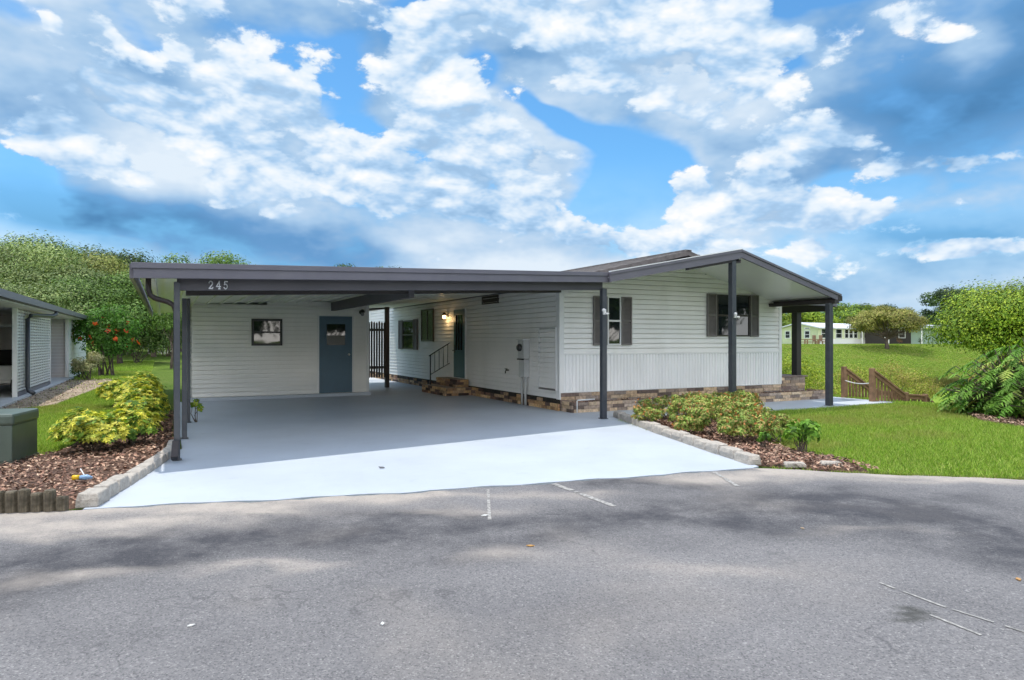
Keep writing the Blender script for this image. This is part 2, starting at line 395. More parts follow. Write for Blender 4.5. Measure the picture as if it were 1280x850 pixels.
# pond covered with duckweed
m, N, L, P = new_mat('pond_water')
tc = N.new('ShaderNodeTexCoord'); f = noise_ramp(N, L, tc.outputs['Object'], .12, 7, .38, .62, 0, 1)
x = N.new('ShaderNodeMix'); x.data_type = 'RGBA'; L.new(f, x.inputs[0]); x.inputs[6].default_value = (.13, .20, .015, 1); x.inputs[7].default_value = (.20, .30, .025, 1)
L.new(x.outputs[2], P.inputs['Base Color']); P.inputs['Roughness'].default_value = .6; P.inputs['Specular IOR Level'].default_value = .1
mb = MB(); mb.poly([(12, -15, POND_Z), (90, -15, POND_Z), (90, 140, POND_Z), (12, 140, POND_Z)], [(0, 1, 2, 3)])
tag(build('pond', mb, m), kind='structure')

# ------------------------------------------------------------------ road
edge = [(-60, 4), (-30, -1.2), (-16, -3.9), (-9.6, -4.78), (-8.6, -5.02), (-8.0, -5.2), (-7.75, -5.24), (-6.5, -5.58), (-5.31, -5.85), (-4.44, -5.99), (-2.8, -6.26), (-1.2, -6.47),
        (-.67, -7.0), (-.05, -7.55), (.76, -8.18), (2.2, -9.2), (4.5, -10.4), (9, -12.2), (18, -14.6), (60, -22)]
def edge_b(a):
    a = np.asarray(a, dtype=float); return np.interp(a, [e[0] for e in edge], [e[1] for e in edge])
def road_mat():
    m, N, L, P = new_mat('asphalt')
    tc = N.new('ShaderNodeTexCoord'); o = tc.outputs['Object']
    def mixc(f, a, b):
        x = N.new('ShaderNodeMix'); x.data_type = 'RGBA'
        if isinstance(f, float): x.inputs[0].default_value = f
        else: L.new(f, x.inputs[0])
        for s, v in ((x.inputs[6], a), (x.inputs[7], b)):
            if isinstance(v, tuple): s.default_value = (*v, 1)
            else: L.new(v, s)
        return x.outputs[2]
    at_ = N.new('ShaderNodeAttribute'); at_.attribute_name = 'patch_tone'
    sp = N.new('ShaderNodeSeparateColor'); L.new(at_.outputs['Color'], sp.inputs[0])
    base = mixc(noise_ramp(N, L, o, .5, 6, .35, .65, 0, 1), (.148, .144, .147), (.195, .189, .192))
    # sand dust: broken up by noise
    nz = noise_ramp(N, L, o, 2.2, 8, .3, .7, .25, 1.2, .7)
    mm = N.new('ShaderNodeMath'); mm.operation = 'MULTIPLY'; mm.use_clamp = True; L.new(sp.outputs[1], mm.inputs[0]); L.new(nz, mm.inputs[1])
    base = mixc(mm.outputs[0], base, (.37, .33, .29))
    # aggregate: light stones and dark pits
    v = N.new('ShaderNodeTexVoronoi'); v.inputs['Scale'].default_value = 120; L.new(o, v.inputs['Vector'])
    vr = N.new('ShaderNodeSeparateColor'); L.new(v.outputs['Color'], vr.inputs[0])
    r1 = N.new('ShaderNodeMapRange'); r1.inputs[1].default_value = .78; r1.inputs[2].default_value = 1.0; r1.inputs[3].default_value = 0; r1.inputs[4].default_value = .55; L.new(vr.outputs[0], r1.inputs[0])
    base = mixc(r1.outputs[0], base, (.36, .35, .34))
    r2 = N.new('ShaderNodeMapRange'); r2.inputs[1].default_value = .62; r2.inputs[2].default_value = 1.0; r2.inputs[3].default_value = 0; r2.inputs[4].default_value = .6; L.new(vr.outputs[1], r2.inputs[0])
    base = mixc(r2.outputs[0], base, (.035, .035, .04))
    f = noise_ramp(N, L, o, 30, 4, .4, .75, 0, .45, .8); base = mixc(f, base, (.06, .06, .065))
    cr_ = N.new('ShaderNodeTexVoronoi'); cr_.feature = 'DISTANCE_TO_EDGE'; cr_.inputs['Scale'].default_value = .42; wn = N.new('ShaderNodeTexNoise'); wn.inputs['Scale'].default_value = 2.2; wn.inputs['Detail'].default_value = 6; L.new(o, wn.inputs['Vector'])
    wv = N.new('ShaderNodeVectorMath'); wv.operation = 'MULTIPLY_ADD'; L.new(wn.outputs['Color'], wv.inputs[0]); wv.inputs[1].default_value = (.9, .9, .9); L.new(o, wv.inputs[2]); L.new(wv.outputs[0], cr_.inputs['Vector'])
    ck = N.new('ShaderNodeMapRange'); ck.inputs[1].default_value = .001; ck.inputs[2].default_value = .006; ck.inputs[3].default_value = .45; ck.inputs[4].default_value = 0; L.new(cr_.outputs['Distance'], ck.inputs[0])
    ckm = N.new('ShaderNodeMath'); ckm.operation = 'MULTIPLY'; L.new(ck.outputs[0], ckm.inputs[0]); L.new(noise_ramp(N, L, o, .8, 3, .5, .62, 0, 1), ckm.inputs[1]); base = mixc(ckm.outputs[0], base, (.05, .05, .055))
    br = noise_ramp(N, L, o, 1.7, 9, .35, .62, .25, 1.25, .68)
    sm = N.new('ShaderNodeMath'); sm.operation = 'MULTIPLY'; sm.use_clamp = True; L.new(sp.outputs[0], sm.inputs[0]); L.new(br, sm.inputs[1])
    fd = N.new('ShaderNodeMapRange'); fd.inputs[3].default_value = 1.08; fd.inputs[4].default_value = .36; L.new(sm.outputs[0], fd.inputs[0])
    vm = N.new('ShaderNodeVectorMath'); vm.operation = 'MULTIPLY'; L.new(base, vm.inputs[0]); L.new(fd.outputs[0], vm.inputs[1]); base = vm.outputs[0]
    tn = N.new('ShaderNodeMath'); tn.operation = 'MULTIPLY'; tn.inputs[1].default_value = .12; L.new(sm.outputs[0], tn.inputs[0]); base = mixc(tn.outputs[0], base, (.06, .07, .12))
    m5 = N.new('ShaderNodeMath'); m5.operation = 'MULTIPLY'; m5.inputs[1].default_value = .85; L.new(mm.outputs[0], m5.inputs[0]); base = mixc(m5.outputs[0], base, (.38, .34, .30))
    base = mixc(sp.outputs[2], base, (.035, .036, .03))
    L.new(base, P.inputs['Base Color']); P.inputs['Roughness'].default_value = .85; P.inputs['Specular IOR Level'].default_value = .3
    b = N.new('ShaderNodeBump'); b.inputs['Strength'].default_value = .55; b.inputs['Distance'].default_value = .006
    L.new(v.outputs['Distance'], b.inputs['Height']); L.new(b.outputs[0], P.inputs['Normal'])
    return m
# darker, dusty and oily patch layout given in plan metres (converted from sight lines measured on the photograph)
def gpt(px, py):
    X = (px-640)/853; t = CZ0/((py-425)/853); return C2W(X*t, t)
def cs(a, b):          # plan -> camera-stand coordinates in metres
    x = a-CX0; y = b-CY0; return x*CT-y*ST, x*ST+y*CT
ra = np.concatenate([np.array([-60, -40, -28, -20, -15]), np.arange(-12.5, 4.01, .09), np.array([5, 7, 10, 14, 20, 30, 60])])
rt = np.concatenate([np.linspace(0, 9, 120)/9*7.5, np.array([8.5, 10, 13, 18, 24])])
RA, RT = np.meshgrid(ra, rt)
wob = 0.025*np.sin(RA*5.1)+.018*np.sin(RA*13.7+1)+.012*np.sin(RA*29+2)
RB = edge_b(RA) + wob*(RA > -7.7)*(RT == 0) - RT
def vnoise(x, y, seed):
    r = np.random.default_rng(seed); T = r.random((64, 64)); xi = np.floor(x).astype(int); yi = np.floor(y).astype(int); fx = x-xi; fy = y-yi
    fx = fx*fx*(3-2*fx); fy = fy*fy*(3-2*fy); g = lambda i, j: T[i % 64, j % 64]
    return (g(xi, yi)*(1-fx)+g(xi+1, yi)*fx)*(1-fy)+(g(xi, yi+1)*(1-fx)+g(xi+1, yi+1)*fx)*fy
def fbm(x, y, seed, o=5):
    s = 0; a = .5
    for k in range(o): s = s+a*vnoise(x*2**k+17*k, y*2**k+9*k, seed+k); a *= .5
    return s
XC, YC = cs(RA, RB); YCs = np.maximum(YC, .4)
wx = (fbm(RA*1.6, RB*1.6, 3)-.5); wy = (fbm(RA*1.6+40, RB*1.6, 9)-.5)
def patch(lst):
    s = np.zeros_like(RA)
    for (px, py, rx, ry, wt) in lst:
        X0 = (px-640)/853*(CZ0*853/(py-425)); Y0 = CZ0*853/(py-425); rX = rx/853*Y0; rY = ry*Y0*Y0/(853*CZ0)
        s = s + wt*np.exp(-(((XC-X0+wx*.9)/rX)**2+((YC-Y0+wy*.8)/rY)**2))
    return s
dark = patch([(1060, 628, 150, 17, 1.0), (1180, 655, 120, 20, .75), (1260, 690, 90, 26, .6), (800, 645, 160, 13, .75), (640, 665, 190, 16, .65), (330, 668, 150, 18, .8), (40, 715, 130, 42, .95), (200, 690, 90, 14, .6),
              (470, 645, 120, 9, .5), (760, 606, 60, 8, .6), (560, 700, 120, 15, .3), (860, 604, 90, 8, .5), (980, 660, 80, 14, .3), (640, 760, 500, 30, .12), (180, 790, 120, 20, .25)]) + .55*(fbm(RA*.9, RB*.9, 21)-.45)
dust = patch([(60, 655, 120, 10, .95), (290, 638, 90, 5, .9), (200, 650, 80, 6, .5), (110, 712, 70, 9, .55), (330, 712, 60, 8, .5), (640, 690, 60, 14, .35), (900, 598, 110, 6, .55), (1010, 592, 110, 4, .8), (1200, 602, 120, 4, .5),
              (700, 618, 80, 5, .35), (500, 622, 200, 4, .4), (560, 640, 60, 6, .4), (880, 705, 100, 8, .2), (80, 670, 100, 5, .5), (1100, 668, 100, 6, .25)]) + .4*(fbm(RA*1.3+9, RB*1.3, 31)-.52)
dust = dust + .8*np.exp(-(RT/.24)**2)*(.4+fbm(RA*3, RB*3, 5))*((RA < -4.9) | (RA > -1.3))
oil = patch([(1110, 777, 22, 9, 1.25)])
oil = np.where(oil > .3, oil, 0)
me = bpy.data.meshes.new('road'); nx, ny = len(ra), len(rt)
me.from_pydata(np.stack([RA, RB, np.full_like(RA, 0.0)], -1).reshape(-1, 3).tolist(), [], [(j*nx+i, (j+1)*nx+i, (j+1)*nx+i+1, j*nx+i+1) for j in range(ny-1) for i in range(nx-1)])
ca = me.color_attributes.new('patch_tone', 'FLOAT_COLOR', 'POINT')
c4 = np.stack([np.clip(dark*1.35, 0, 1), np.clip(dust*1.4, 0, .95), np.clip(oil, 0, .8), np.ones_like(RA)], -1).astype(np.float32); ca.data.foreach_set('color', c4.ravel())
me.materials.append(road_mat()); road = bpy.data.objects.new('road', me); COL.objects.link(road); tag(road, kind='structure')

M_line = mat('worn_road_paint', (.30, .29, .275), .85, .45, 30, .3, 90, dirt=((.14, .14, .14), 22, .9))
def line(p, q, w, z=.004):
    p, q = gpt(*p), gpt(*q); d = Vector((q[0]-p[0], q[1]-p[1])); n = max(2, int(d.length/.05)); d.normalize(); nn = Vector((-d.y, d.x))
    mb = MB(); Lg = math.dist(p, q)
    for i in range(n):
        s0, s1 = Lg*i/n, Lg*(i+1)/n
        if random.random() < .06: continue
        w0 = w*random.uniform(.7, 1.05); w1 = w*random.uniform(.7, 1.05)
        a = [Vector(p)+d*s0-nn*w0/2, Vector(p)+d*s1-nn*w1/2, Vector(p)+d*s1+nn*w1/2, Vector(p)+d*s0+nn*w0/2]
        mb.poly([(v.x, v.y, z) for v in a], [(0, 1, 2, 3)])
    return tag(build('road_marking', mb, M_line), kind='structure')
line((1100, 729), (1183, 760), .022); line((1190, 762), (1285, 792), .018); line((1163, 769), (1240, 800), .022)
line((692, 605), (768, 633), .07); line((892, 590), (922, 608), .06); line((610, 612), (612, 650), .03)

# ------------------------------------------------------------------ driveway (painted concrete), porch slab
def slab_mat(name, col, grime):
    m, N, L, P = new_mat(name)
    tc = N.new('ShaderNodeTexCoord'); o = tc.outputs['Object']
    def mixc(f, a, b):
        x = N.new('ShaderNodeMix'); x.data_type = 'RGBA'; L.new(f, x.inputs[0])
        for s, v in ((x.inputs[6], a), (x.inputs[7], b)):
            if isinstance(v, tuple): s.default_value = (*v, 1)
            else: L.new(v, s)
        return x.outputs[2]
    c = mixc(noise_ramp(N, L, o, .7, 8, .35, .65, 0, 1, .65), tuple(v*.88 for v in col), col)
    c = mixc(noise_ramp(N, L, o, 3.5, 8, .58, .8, 0, grime, .7), c, tuple(v*.55 for v in col))
    c = mixc(noise_ramp(N, L, o, 22, 3, .70, .78, 0, .35), c, tuple(v*.4 for v in col))
    L.new(c, P.inputs['Base Color']); P.inputs['Roughness'].default_value = .48; P.inputs['Specular IOR Level'].default_value = .4
    nb = N.new('ShaderNodeTexNoise'); nb.inputs['Scale'].default_value = 45; nb.inputs['Detail'].default_value = 6; L.new(o, nb.inputs['Vector'])
    b = N.new('ShaderNodeBump'); b.inputs['Strength'].default_value = .2; b.inputs['Distance'].default_value = .01; L.new(nb.outputs[0], b.inputs['Height']); L.new(b.outputs[0], P.inputs['Normal'])
    return m
M_drive = slab_mat('painted_driveway', (.455, .505, .57), .4)
front = [(a, float(edge_b(a))+.03+.02*sin(a*5.1)+.015*sin(a*11)) for a in np.arange(-7.7, -1.2, .1)]
outline = [(-7.97, -5.2)] + front + [(-1.15, -6.40), (.39, -1.22), (.39, -.46), (0, -.46), (0, 0), (0, 12.6), (-2.45, 12.6), (-2.45, 5.85), (-7.12, 5.85), (-7.12, -1.9), (-7.24, -2.3), (-7.55, -3.5), (-7.75, -4.3)]
mb = MB(); mb.prism(outline, -.1, .006)
tag(build('driveway', mb, M_drive), kind='structure')
mb = MB(); mb.box(.394, 8.15, -1.88, .0, -.1, .005); mb.box(6.45, 8.1, .004, 1.6, -.1, .004)
tag(build('path', mb, slab_mat('porch_slab_paint', (.5, .54, .58), .5)), kind='structure')
mb = MB(); mb.box(-2.6, 1.5, 12.6, 16, -.1, .01)
tag(build('patio', mb, M_conc), kind='structure')

# ------------------------------------------------------------------ wall builders
def siding(mb, p, d, n, L0, z0, z1, top=None, pitch=.108, lip=.022, holes=()):
    """lap siding courses; p plan start, d direction, n outward normal, top(s)-> max z for gables"""
    z = z0
    while z < z1-1e-4:
        zt = min(z+pitch, z1)
        segs = [(0.0, L0)]
        if top is not None:
            ss = np.linspace(0, L0, 161); ok = [s for s in ss if top(s) > z+.01]
            if not ok: break
            segs = [(ok[0], ok[-1])]
        for h in holes:
            if h[2] < zt-.005 and h[3] > z+.005:
                ns = []
                for a, b in segs:
                    if h[0] > a: ns.append((a, min(b, h[0])))
                    if h[1] < b: ns.append((max(a, h[1]), b))
                segs = [q for q in ns if q[1]-q[0] > .001]
        for a, b in segs:
            def P3(s, o, zz): return (p[0]+d[0]*s+n[0]*o, p[1]+d[1]*s+n[1]*o, zz)
            g = min(.15*pitch, .02)
            mb.poly([P3(a, lip, z+g), P3(b, lip, z+g), P3(b, lip*.25, zt), P3(a, lip*.25, zt), P3(a, -.026, z+g), P3(b, -.026, z+g), P3(a, -.026, z), P3(b, -.026, z), P3(a, lip*.25, z), P3(b, lip*.25, z)], [(0, 1, 2, 3), (4, 5, 1, 0), (6, 7, 5, 4), (8, 9, 7, 6)])
        z = zt
    return mb
PAL = [(.34, .28, .215), (.42, .35, .27), (.27, .235, .21), (.20, .175, .165), (.30, .27, .25), (.47, .41, .33), (.15, .12, .12), (.36, .31, .27), (.235, .22, .215), (.40, .33, .245), (.12, .10, .095)]
PALW = [(.36, .25, .14), (.42, .31, .18), (.25, .17, .11), (.06, .045, .04), (.47, .37, .24), (.18, .12, .10), (.33, .25, .18), (.10, .075, .07)]
def bricks(mb, p, d, n, L0, z0, z1, pal, h=.078, seed=1, miss=0.0, lmin=.18, lmax=.42):
    pal = [(c[0]*1.32, c[1]*1.17, c[2]*1.02) for c in pal]
    r = random.Random(seed); nrow = max(1, round((z1-z0)/h)); h = (z1-z0)/nrow
    for i in range(nrow):
        s = -r.uniform(0, .2)
        while s < L0:
            l = r.uniform(lmin, lmax); a, b = max(0, s), min(L0, s+l)
            if b-a > .03 and not (i == nrow-1 and r.random() < miss):
                t = r.uniform(.028, .045); c = r.choice(pal); k = r.uniform(.8, 1.2)
                mb.obox((p[0]+d[0]*(a+.004), p[1]+d[1]*(a+.004)), d, n, b-a-.008, t, z0+i*h+.003, z0+(i+1)*h-.003, tuple(v*k for v in c))
            s += l
    return mb
def window(parent, s0, s1, z0, z1, face, fm, mull='h', gm=None, fw=.045, depth=.035, name='window'):
    """framed window proud of the wall. face(s, out, z) -> 3D point"""
    def bx(mb, a, b, c, d_, o0, o1):
        q = [face(a, o0, c), face(b, o0, c), face(b, o1, c), face(a, o1, c), face(a, o0, d_), face(b, o0, d_), face(b, o1, d_), face(a, o1, d_)]
        mb.poly(q, [(0,3,2,1),(4,5,6,7),(0,1,5,4),(1,2,6,5),(2,3,7,6),(3,0,4,7)])
    mb = MB()
    bx(mb, s0, s1, z0, z0+fw, .002, depth); bx(mb, s0, s1, z1-fw, z1, .002, depth)
    bx(mb, s0, s0+fw, z0+fw, z1-fw, .002, depth); bx(mb, s1-fw, s1, z0+fw, z1-fw, .002, depth)
    zm, sm = (z0+z1)/2, (s0+s1)/2
    if mull == 'h': bx(mb, s0+fw, s1-fw, zm-.02, zm+.02, .004, depth-.006)
    if mull == 'v': bx(mb, sm-.02, sm+.02, z0+fw, z1-fw, .004, depth-.006)
    fr = build('window', mb, fm, parent)
    panes = {'h': [(s0+fw, s1-fw, z0+fw, zm-.02), (s0+fw, s1-fw, zm+.02, z1-fw)], 'v': [(s0+fw, sm-.02, z0+fw, z1-fw), (sm+.02, s1-fw, z0+fw, z1-fw)], None: [(s0+fw, s1-fw, z0+fw, z1-fw)]}[mull]
    for i, (a, b, c, d_) in enumerate(panes):
        mb = MB(); o = .018 if i else .014; bx(mb, a, b, c, d_, .006, o)
        build('pane', mb, gm or M_glass, fr)
    return fr
def shutter(parent, s0, s1, z0, z1, face):
    mb = MB()
    def bx(a, b, c, d_, o0, o1):
        q = [face(a, o0, c), face(b, o0, c), face(b, o1, c), face(a, o1, c), face(a, o0, d_), face(b, o0, d_), face(b, o1, d_), face(a, o1, d_)]
        mb.poly(q, [(0,3,2,1),(4,5,6,7),(0,1,5,4),(1,2,6,5),(2,3,7,6),(3,0,4,7)])
    f = .035; zm = (z0+z1)/2
    bx(s0, s0+f, z0, z1, .004, .045); bx(s1-f, s1, z0, z1, .004, .045)
    for a in (z0, zm-f/2, z1-f): bx(s0+f, s1-f, a, a+f, .004, .043)
    z = z0+f
    while z < z1-f-.02:
        if not (zm-f/2-.024 < z < zm+f/2):
            q = [face(s0+f, .036, z), face(s1-f, .036, z), face(s1-f, .018, z+.026), face(s0+f, .018, z+.026), face(s0+f, .028, z-.004), face(s1-f, .028, z-.004), face(s1-f, .010, z+.022), face(s0+f, .010, z+.022)]
            mb.poly(q, [(0,1,2,3),(4,7,6,5),(0,4,5,1)])
        z += .03
    bx(s0+f, s1-f, z0+f, z1-f, .004, .008)
    return build('shutter', mb, M_shut, parent)
fS = lambda s, o, z: (-o-.021, s, z)             # side wall of the house (a = 0), s = b
fF = lambda s, o, z: (s, -o-.021, z)             # front wall (b = 0)
fH = lambda s, o, z: (s, 5.85-o-.021, z)         # shed front

# ------------------------------------------------------------------ the house
W, DEP, BKW = 6.43, 15.0, 11.5
house = thing('mobile_home', 'white sided mobile home with taupe shutters and a stone skirt behind the carport', 'house', (0, 0, 0))
def gtop(s): return (2.62+(3.22-2.62)*s/3.22) if s < 3.22 else (3.22-(3.22-2.42)*(s-3.22)/(W-3.22))
mb = MB(); siding(mb, (0, 0), (0, 1), (-1, 0), DEP, .235, 2.70)
side = build('wall', mb, M_side, house); tag(side, 'side wall in horizontal siding under the carport')
mb = MB(); siding(mb, (0, 0), (1, 0), (0, -1), W, 1.18, 3.3, top=gtop)
tag(build('wall', mb, M_side, house), 'gable wall in horizontal siding facing the street')
# solid core behind the cladding
mb = MB()
out = [(0.03, .1), (W-.03, .1), (W-.03, 2.42), (3.22, 3.2), (.03, 2.6)]
k = [(a, .03, z) for a, z in out]+[(a, DEP-.03, z) for a, z in out]
mb.poly(k, [(0, 1, 2, 3, 4), (9, 8, 7, 6, 5), (0, 5, 6, 1), (1, 6, 7, 2), (2, 7, 8, 3), (3, 8, 9, 4), (4, 9, 5, 0)])
build('wall_core', mb, M_white, house)
mb = MB(); siding(mb, (W, 0), (0, 1), (1, 0), DEP, .39, 2.45); siding(mb, (0, DEP), (1, 0), (0, 1), W, .39, 3.3, top=gtop)
tag(build('wall', mb, M_side, house), 'side and rear siding facing the pond')
# ribbed lower panel
mb = MB(); s = .02
while s < W-.05:
    e = min(s+.088, W-.01); r = .022
    pts = [(s, 0), (s+.018, -r), (s+.05, -r), (s+.066, 0), (e, 0)]
    for (a0, o0), (a1, o1) in zip(pts[:-1], pts[1:]):
        mb.poly([(a0, o0-.003, .395), (a1, o1-.003, .395), (a1, o1-.003, 1.165), (a0, o0-.003, 1.165)], [(0, 1, 2, 3)])
    s = e
build('skirting_panel', mb, M_rib, house)
mb = MB(); mb.box(0, W, -.034, -.002, 1.165, 1.195); mb.box(0, W, -.036, -.002, .375, .397)
build('trim', mb, M_white, house)
# corner boards
mb = MB(); mb.box(-.032, .0, -.03, .10, .24, 2.6); mb.box(0.0, .075, -.032, 0, .39, 2.58)
build('corner_trim', mb, M_white, house)
mb = MB(); mb.box(W-.07, W+.02, -.032, .0, .39, 2.37); mb.box(W, W+.022, 0.002, .09, .39, 2.37)
build('corner_trim', mb, M_white, house)
# stone skirt
mb = MB(); mb.box(.0, W, -.006, .008, 0, .374, (.05, .045, .04)); bricks(mb, (0, -.006), (1, 0), (0, -1), W, .0, .372, PAL, .075, 4)
build('stone_skirt', mb, M_brick, house, attr=True)
mb = MB(); mb.box(-.006, .0, .0, DEP, 0, .25, (.03, .025, .02)); bricks(mb, (-.006, DEP), (0, -1), (-1, 0), DEP, .0, .225, PALW, .066, 8, miss=.42, lmin=.1, lmax=.34)
tag(build('stone_skirt', mb, M_brick, house, attr=True), 'low stone course with dark gaps along the carport side')
# roof
mb = MB()
ra_, rz = 3.37, 3.53
prof = [(-.02, 2.74), (ra_, rz), (6.75, 2.62)]
b0, b1 = -.10, DEP+.3
for (a0, z0), (a1, z1) in zip(prof[:-1], prof[1:]):
    n = 8
    for i in range(int((b1-b0)/.3)):      # shingle-like overlapping strips run along the slope
        pass
    mb.poly([(a0, b0, z0), (a1, b0, z1), (a1, b1, z1), (a0, b1, z0), (a0, b0, z0-.11), (a1, b0, z1-.11), (a1, b1, z1-.11), (a0, b1, z0-.11)],
            [(0, 1, 2, 3), (7, 6, 5, 4), (0, 4, 5, 1), (3, 2, 6, 7), (0, 3, 7, 4), (1, 5, 6, 2)])
build('roof', mb, M_shing, house)
mb = MB()
for i in range(11):
    for (a0, z0), (a1, z1) in zip(prof[:-1], prof[1:]):
        t0 = (i+.0)/11; t1 = t0+.012
        p0 = (a0+(a1-a0)*t0, z0+(z1-z0)*t0); p1 = (a0+(a1-a0)*t1, z0+(z1-z0)*t1)
        mb.poly([(p0[0], b0, p0[1]+.002), (p0[0], b0, p0[1]+.009), (p1[0], b0, p1[1]+.009), (p1[0], b0, p1[1]+.002), (p0[0], b1, p0[1]+.002), (p0[0], b1, p0[1]+.009), (p1[0], b1, p1[1]+.009), (p1[0], b1, p1[1]+.002)],
                [(0,1,2,3),(4,7,6,5),(0,4,5,1),(1,5,6,2),(2,6,7,3)])
mb.box(ra_-.09, ra_+.09, b0, b1, rz-.02, rz+.02)
build('shingle_courses', mb, M_shing, house)
mb = MB(); mb.box(-.14, .03, -.08, DEP, 2.728, 2.742); mb.box(-.034, -.022, 0.105, BKW, 2.60, 2.70); build('sun_leak_strip', mb, M_char, house)  # strips added to block sun leaking between carport roof and house wall
# windows and shutters on the gable wall
w1 = window(house, 1.16, 1.515, 1.37, 2.42, fF, M_white, 'h', fw=.03); tag(w1, 'narrow front window beside the carport post')
w2 = window(house, 4.29, 5.34, 1.57, 2.56, fF, M_bronze, 'h', fw=.03); tag(w2, 'wide front window under the gable')
for a in ((.80, 1.145), (1.53, 1.80)): shutter(house, a[0], a[1], 1.37, 2.42, fF)
for a in ((3.98, 4.27), (5.36, 5.63)): shutter(house, a[0], a[1], 1.56, 2.57, fF)
# side wall openings
w3 = window(house, 7.40, 8.50, 1.44, 2.44, fS, M_bronze, 'v', M_screen); tag(w3, 'tall dark sliding window left of the entry door')
w4 = window(house, 9.25, 10.40, 1.17, 2.14, fS, M_bronze, 'h'); tag(w4, 'shuttered window farthest along the carport wall')
shutter(house, 10.42, 10.82, 1.16, 2.16, fS); shutter(house, 8.88, 9.23, 1.16, 2.16, fS)
mb = MB(); mb.box(-.05, -.002, 4.92, 5.74, .40, 2.345)
build('door_frame', mb, M_white, house, bevel=.006)
mb = MB(); mb.box(-.058, -.0505, 4.94, 5.72, .44, 2.325)
door = build('door', mb, M_doorg, house)
for q in range(3):
    mb = MB(); y = 5.09+.18*q; mb.box(-.064, -.0585, y, y+.12, 1.20, 2.17); build('pane', mb, M_glass, door)
mb = MB(); mb.box(-.066, -.058, 5.61, 5.67, 1.12, 1.34); mb.tube([(-.064, 5.64, 1.18), (-.12, 5.64, 1.18), (-.125, 5.53, 1.18)], .014, 10)
build('door_handle', mb, M_black, door)
# roof-level louvre vent
mb = MB(); mb.box(-.04, -.003, 2.89, 2.93, 2.39, 2.59); mb.box(-.04, -.003, 3.81, 3.85, 2.39, 2.59); mb.box(-.04, -.003, 2.93, 3.81, 2.39, 2.42); mb.box(-.04, -.003, 2.93, 3.81, 2.56, 2.59); mb.box(-.018, -.003, 2.93, 3.81, 2.42, 2.56)
for i in range(5): mb.box(-.034, -.012, 2.94, 3.80, 2.43+.027*i, 2.443+.027*i)
build('vent', mb, M_bronze, house)
# access hatch of the meter cupboard
mb = MB(); siding(mb, (-.022, .12), (0, 1), (-1, 0), .70, .45, 1.72)
build('access_panel', mb, M_side, house)
mb = MB(); mb.box(-.046, -.003, .10, .118, .42, 1.745); mb.box(-.046, -.003, .822, .84, .42, 1.745); mb.box(-.046, -.003, .12, .82, 1.725, 1.745)
build('panel_trim', mb, M_white, house)
mb = MB(); mb.box(-.055, -.003, .118, .822, .415, .445); build('panel_sill', mb, M_shut, house)
mb = MB(); mb.box(-.030, -.023, .118, .822, 1.712, 1.724); build('panel_sill', mb, M_shut, house)

# ------------------------------------------------------------------ porch canopy (gabled roof over the front)
can = thing('porch_canopy', 'grey gabled canopy roof over the front of the house on slim posts', 'canopy', (3.2, -1.8, 0))
Lp, Pk, Rp = (-.04, 2.72), (3.22, 3.33), (6.26, 2.50)
fb = -1.83
def slope_slab(mb, p, q, t, y0, y1):
    (a0, z0), (a1, z1) = p, q
    mb.poly([(a0, y0, z0), (a1, y0, z1), (a1, y1, z1), (a0, y1, z0), (a0, y0, z0-t), (a1, y0, z1-t), (a1, y1, z1-t), (a0, y1, z0-t)],
            [(0, 1, 2, 3), (7, 6, 5, 4), (0, 4, 5, 1), (3, 2, 6, 7), (0, 3, 7, 4), (1, 5, 6, 2)])
def dz(p, v): return (p[0], p[1]+v)
mb = MB(); slope_slab(mb, dz(Lp, -.01), dz(Pk, -.01), .06, fb+.03, .02); slope_slab(mb, dz(Pk, -.01), dz(Rp, -.01), .06, fb+.03, .02)
build('roof', mb, M_shing, can)
mb = MB(); slope_slab(mb, dz(Lp, -.075), dz(Pk, -.075), .02, fb+.03, -.002); slope_slab(mb, dz(Pk, -.075), dz(Rp, -.075), .02, fb+.03, -.002)
build('soffit', mb, M_soffit, can)
mb = MB(); slope_slab(mb, Lp, Pk, .175, fb-.02, fb+.028); slope_slab(mb, Pk, (Rp[0], Rp[1]), .15, fb-.02, fb+.028)
slope_slab(mb, dz(Lp, .012), dz(Pk, .012), .05, fb-.045, fb-.022); slope_slab(mb, dz(Pk, .012), dz(Rp, .012), .045, fb-.045, fb-.022)
build('fascia', mb, M_char, can)
mb = MB(); slope_slab(mb, dz(Lp, .03), dz(Pk, .03), .016, fb-.05, fb+.03); build('drip_edge', mb, M_white, can)
mb = MB(); slope_slab(mb, (Pk[0]-1.35, Pk[1]-.40), (Pk[0]-.02, Pk[1]-.16), .07, fb+.03, fb+.13); mb.box(Pk[0]-.12, Pk[0]+.04, fb+.03, fb+.13, Pk[1]-.26, Pk[1]-.19)
build('ridge_beam', mb, M_postb, can)
mb = MB(); mb.box(6.02, 6.16, fb-.05, .0, 2.30, 2.385); mb.box(6.17, 6.30, fb-.03, .4, 2.36, 2.47)
build('beam', mb, M_postb, can)
def post(parent, a, b, w, z1, m, z0=.0, d=None, label=None):
    d = d or w; mb = MB(); mb.box(a-w/2, a+w/2, b-d/2, b+d/2, z0, z1)
    mb.box(a-w/2-.02, a+w/2+.02, b-d/2-.02, b+d/2+.02, z0, z0+.012)
    o = build('post', mb, m, parent, bevel=.006)
    if label: o['label'] = label
    return o
post(can, 3.07, -1.75, .115, 3.12, M_post); post(can, 6.0, -1.75, .12, 2.31, M_post)
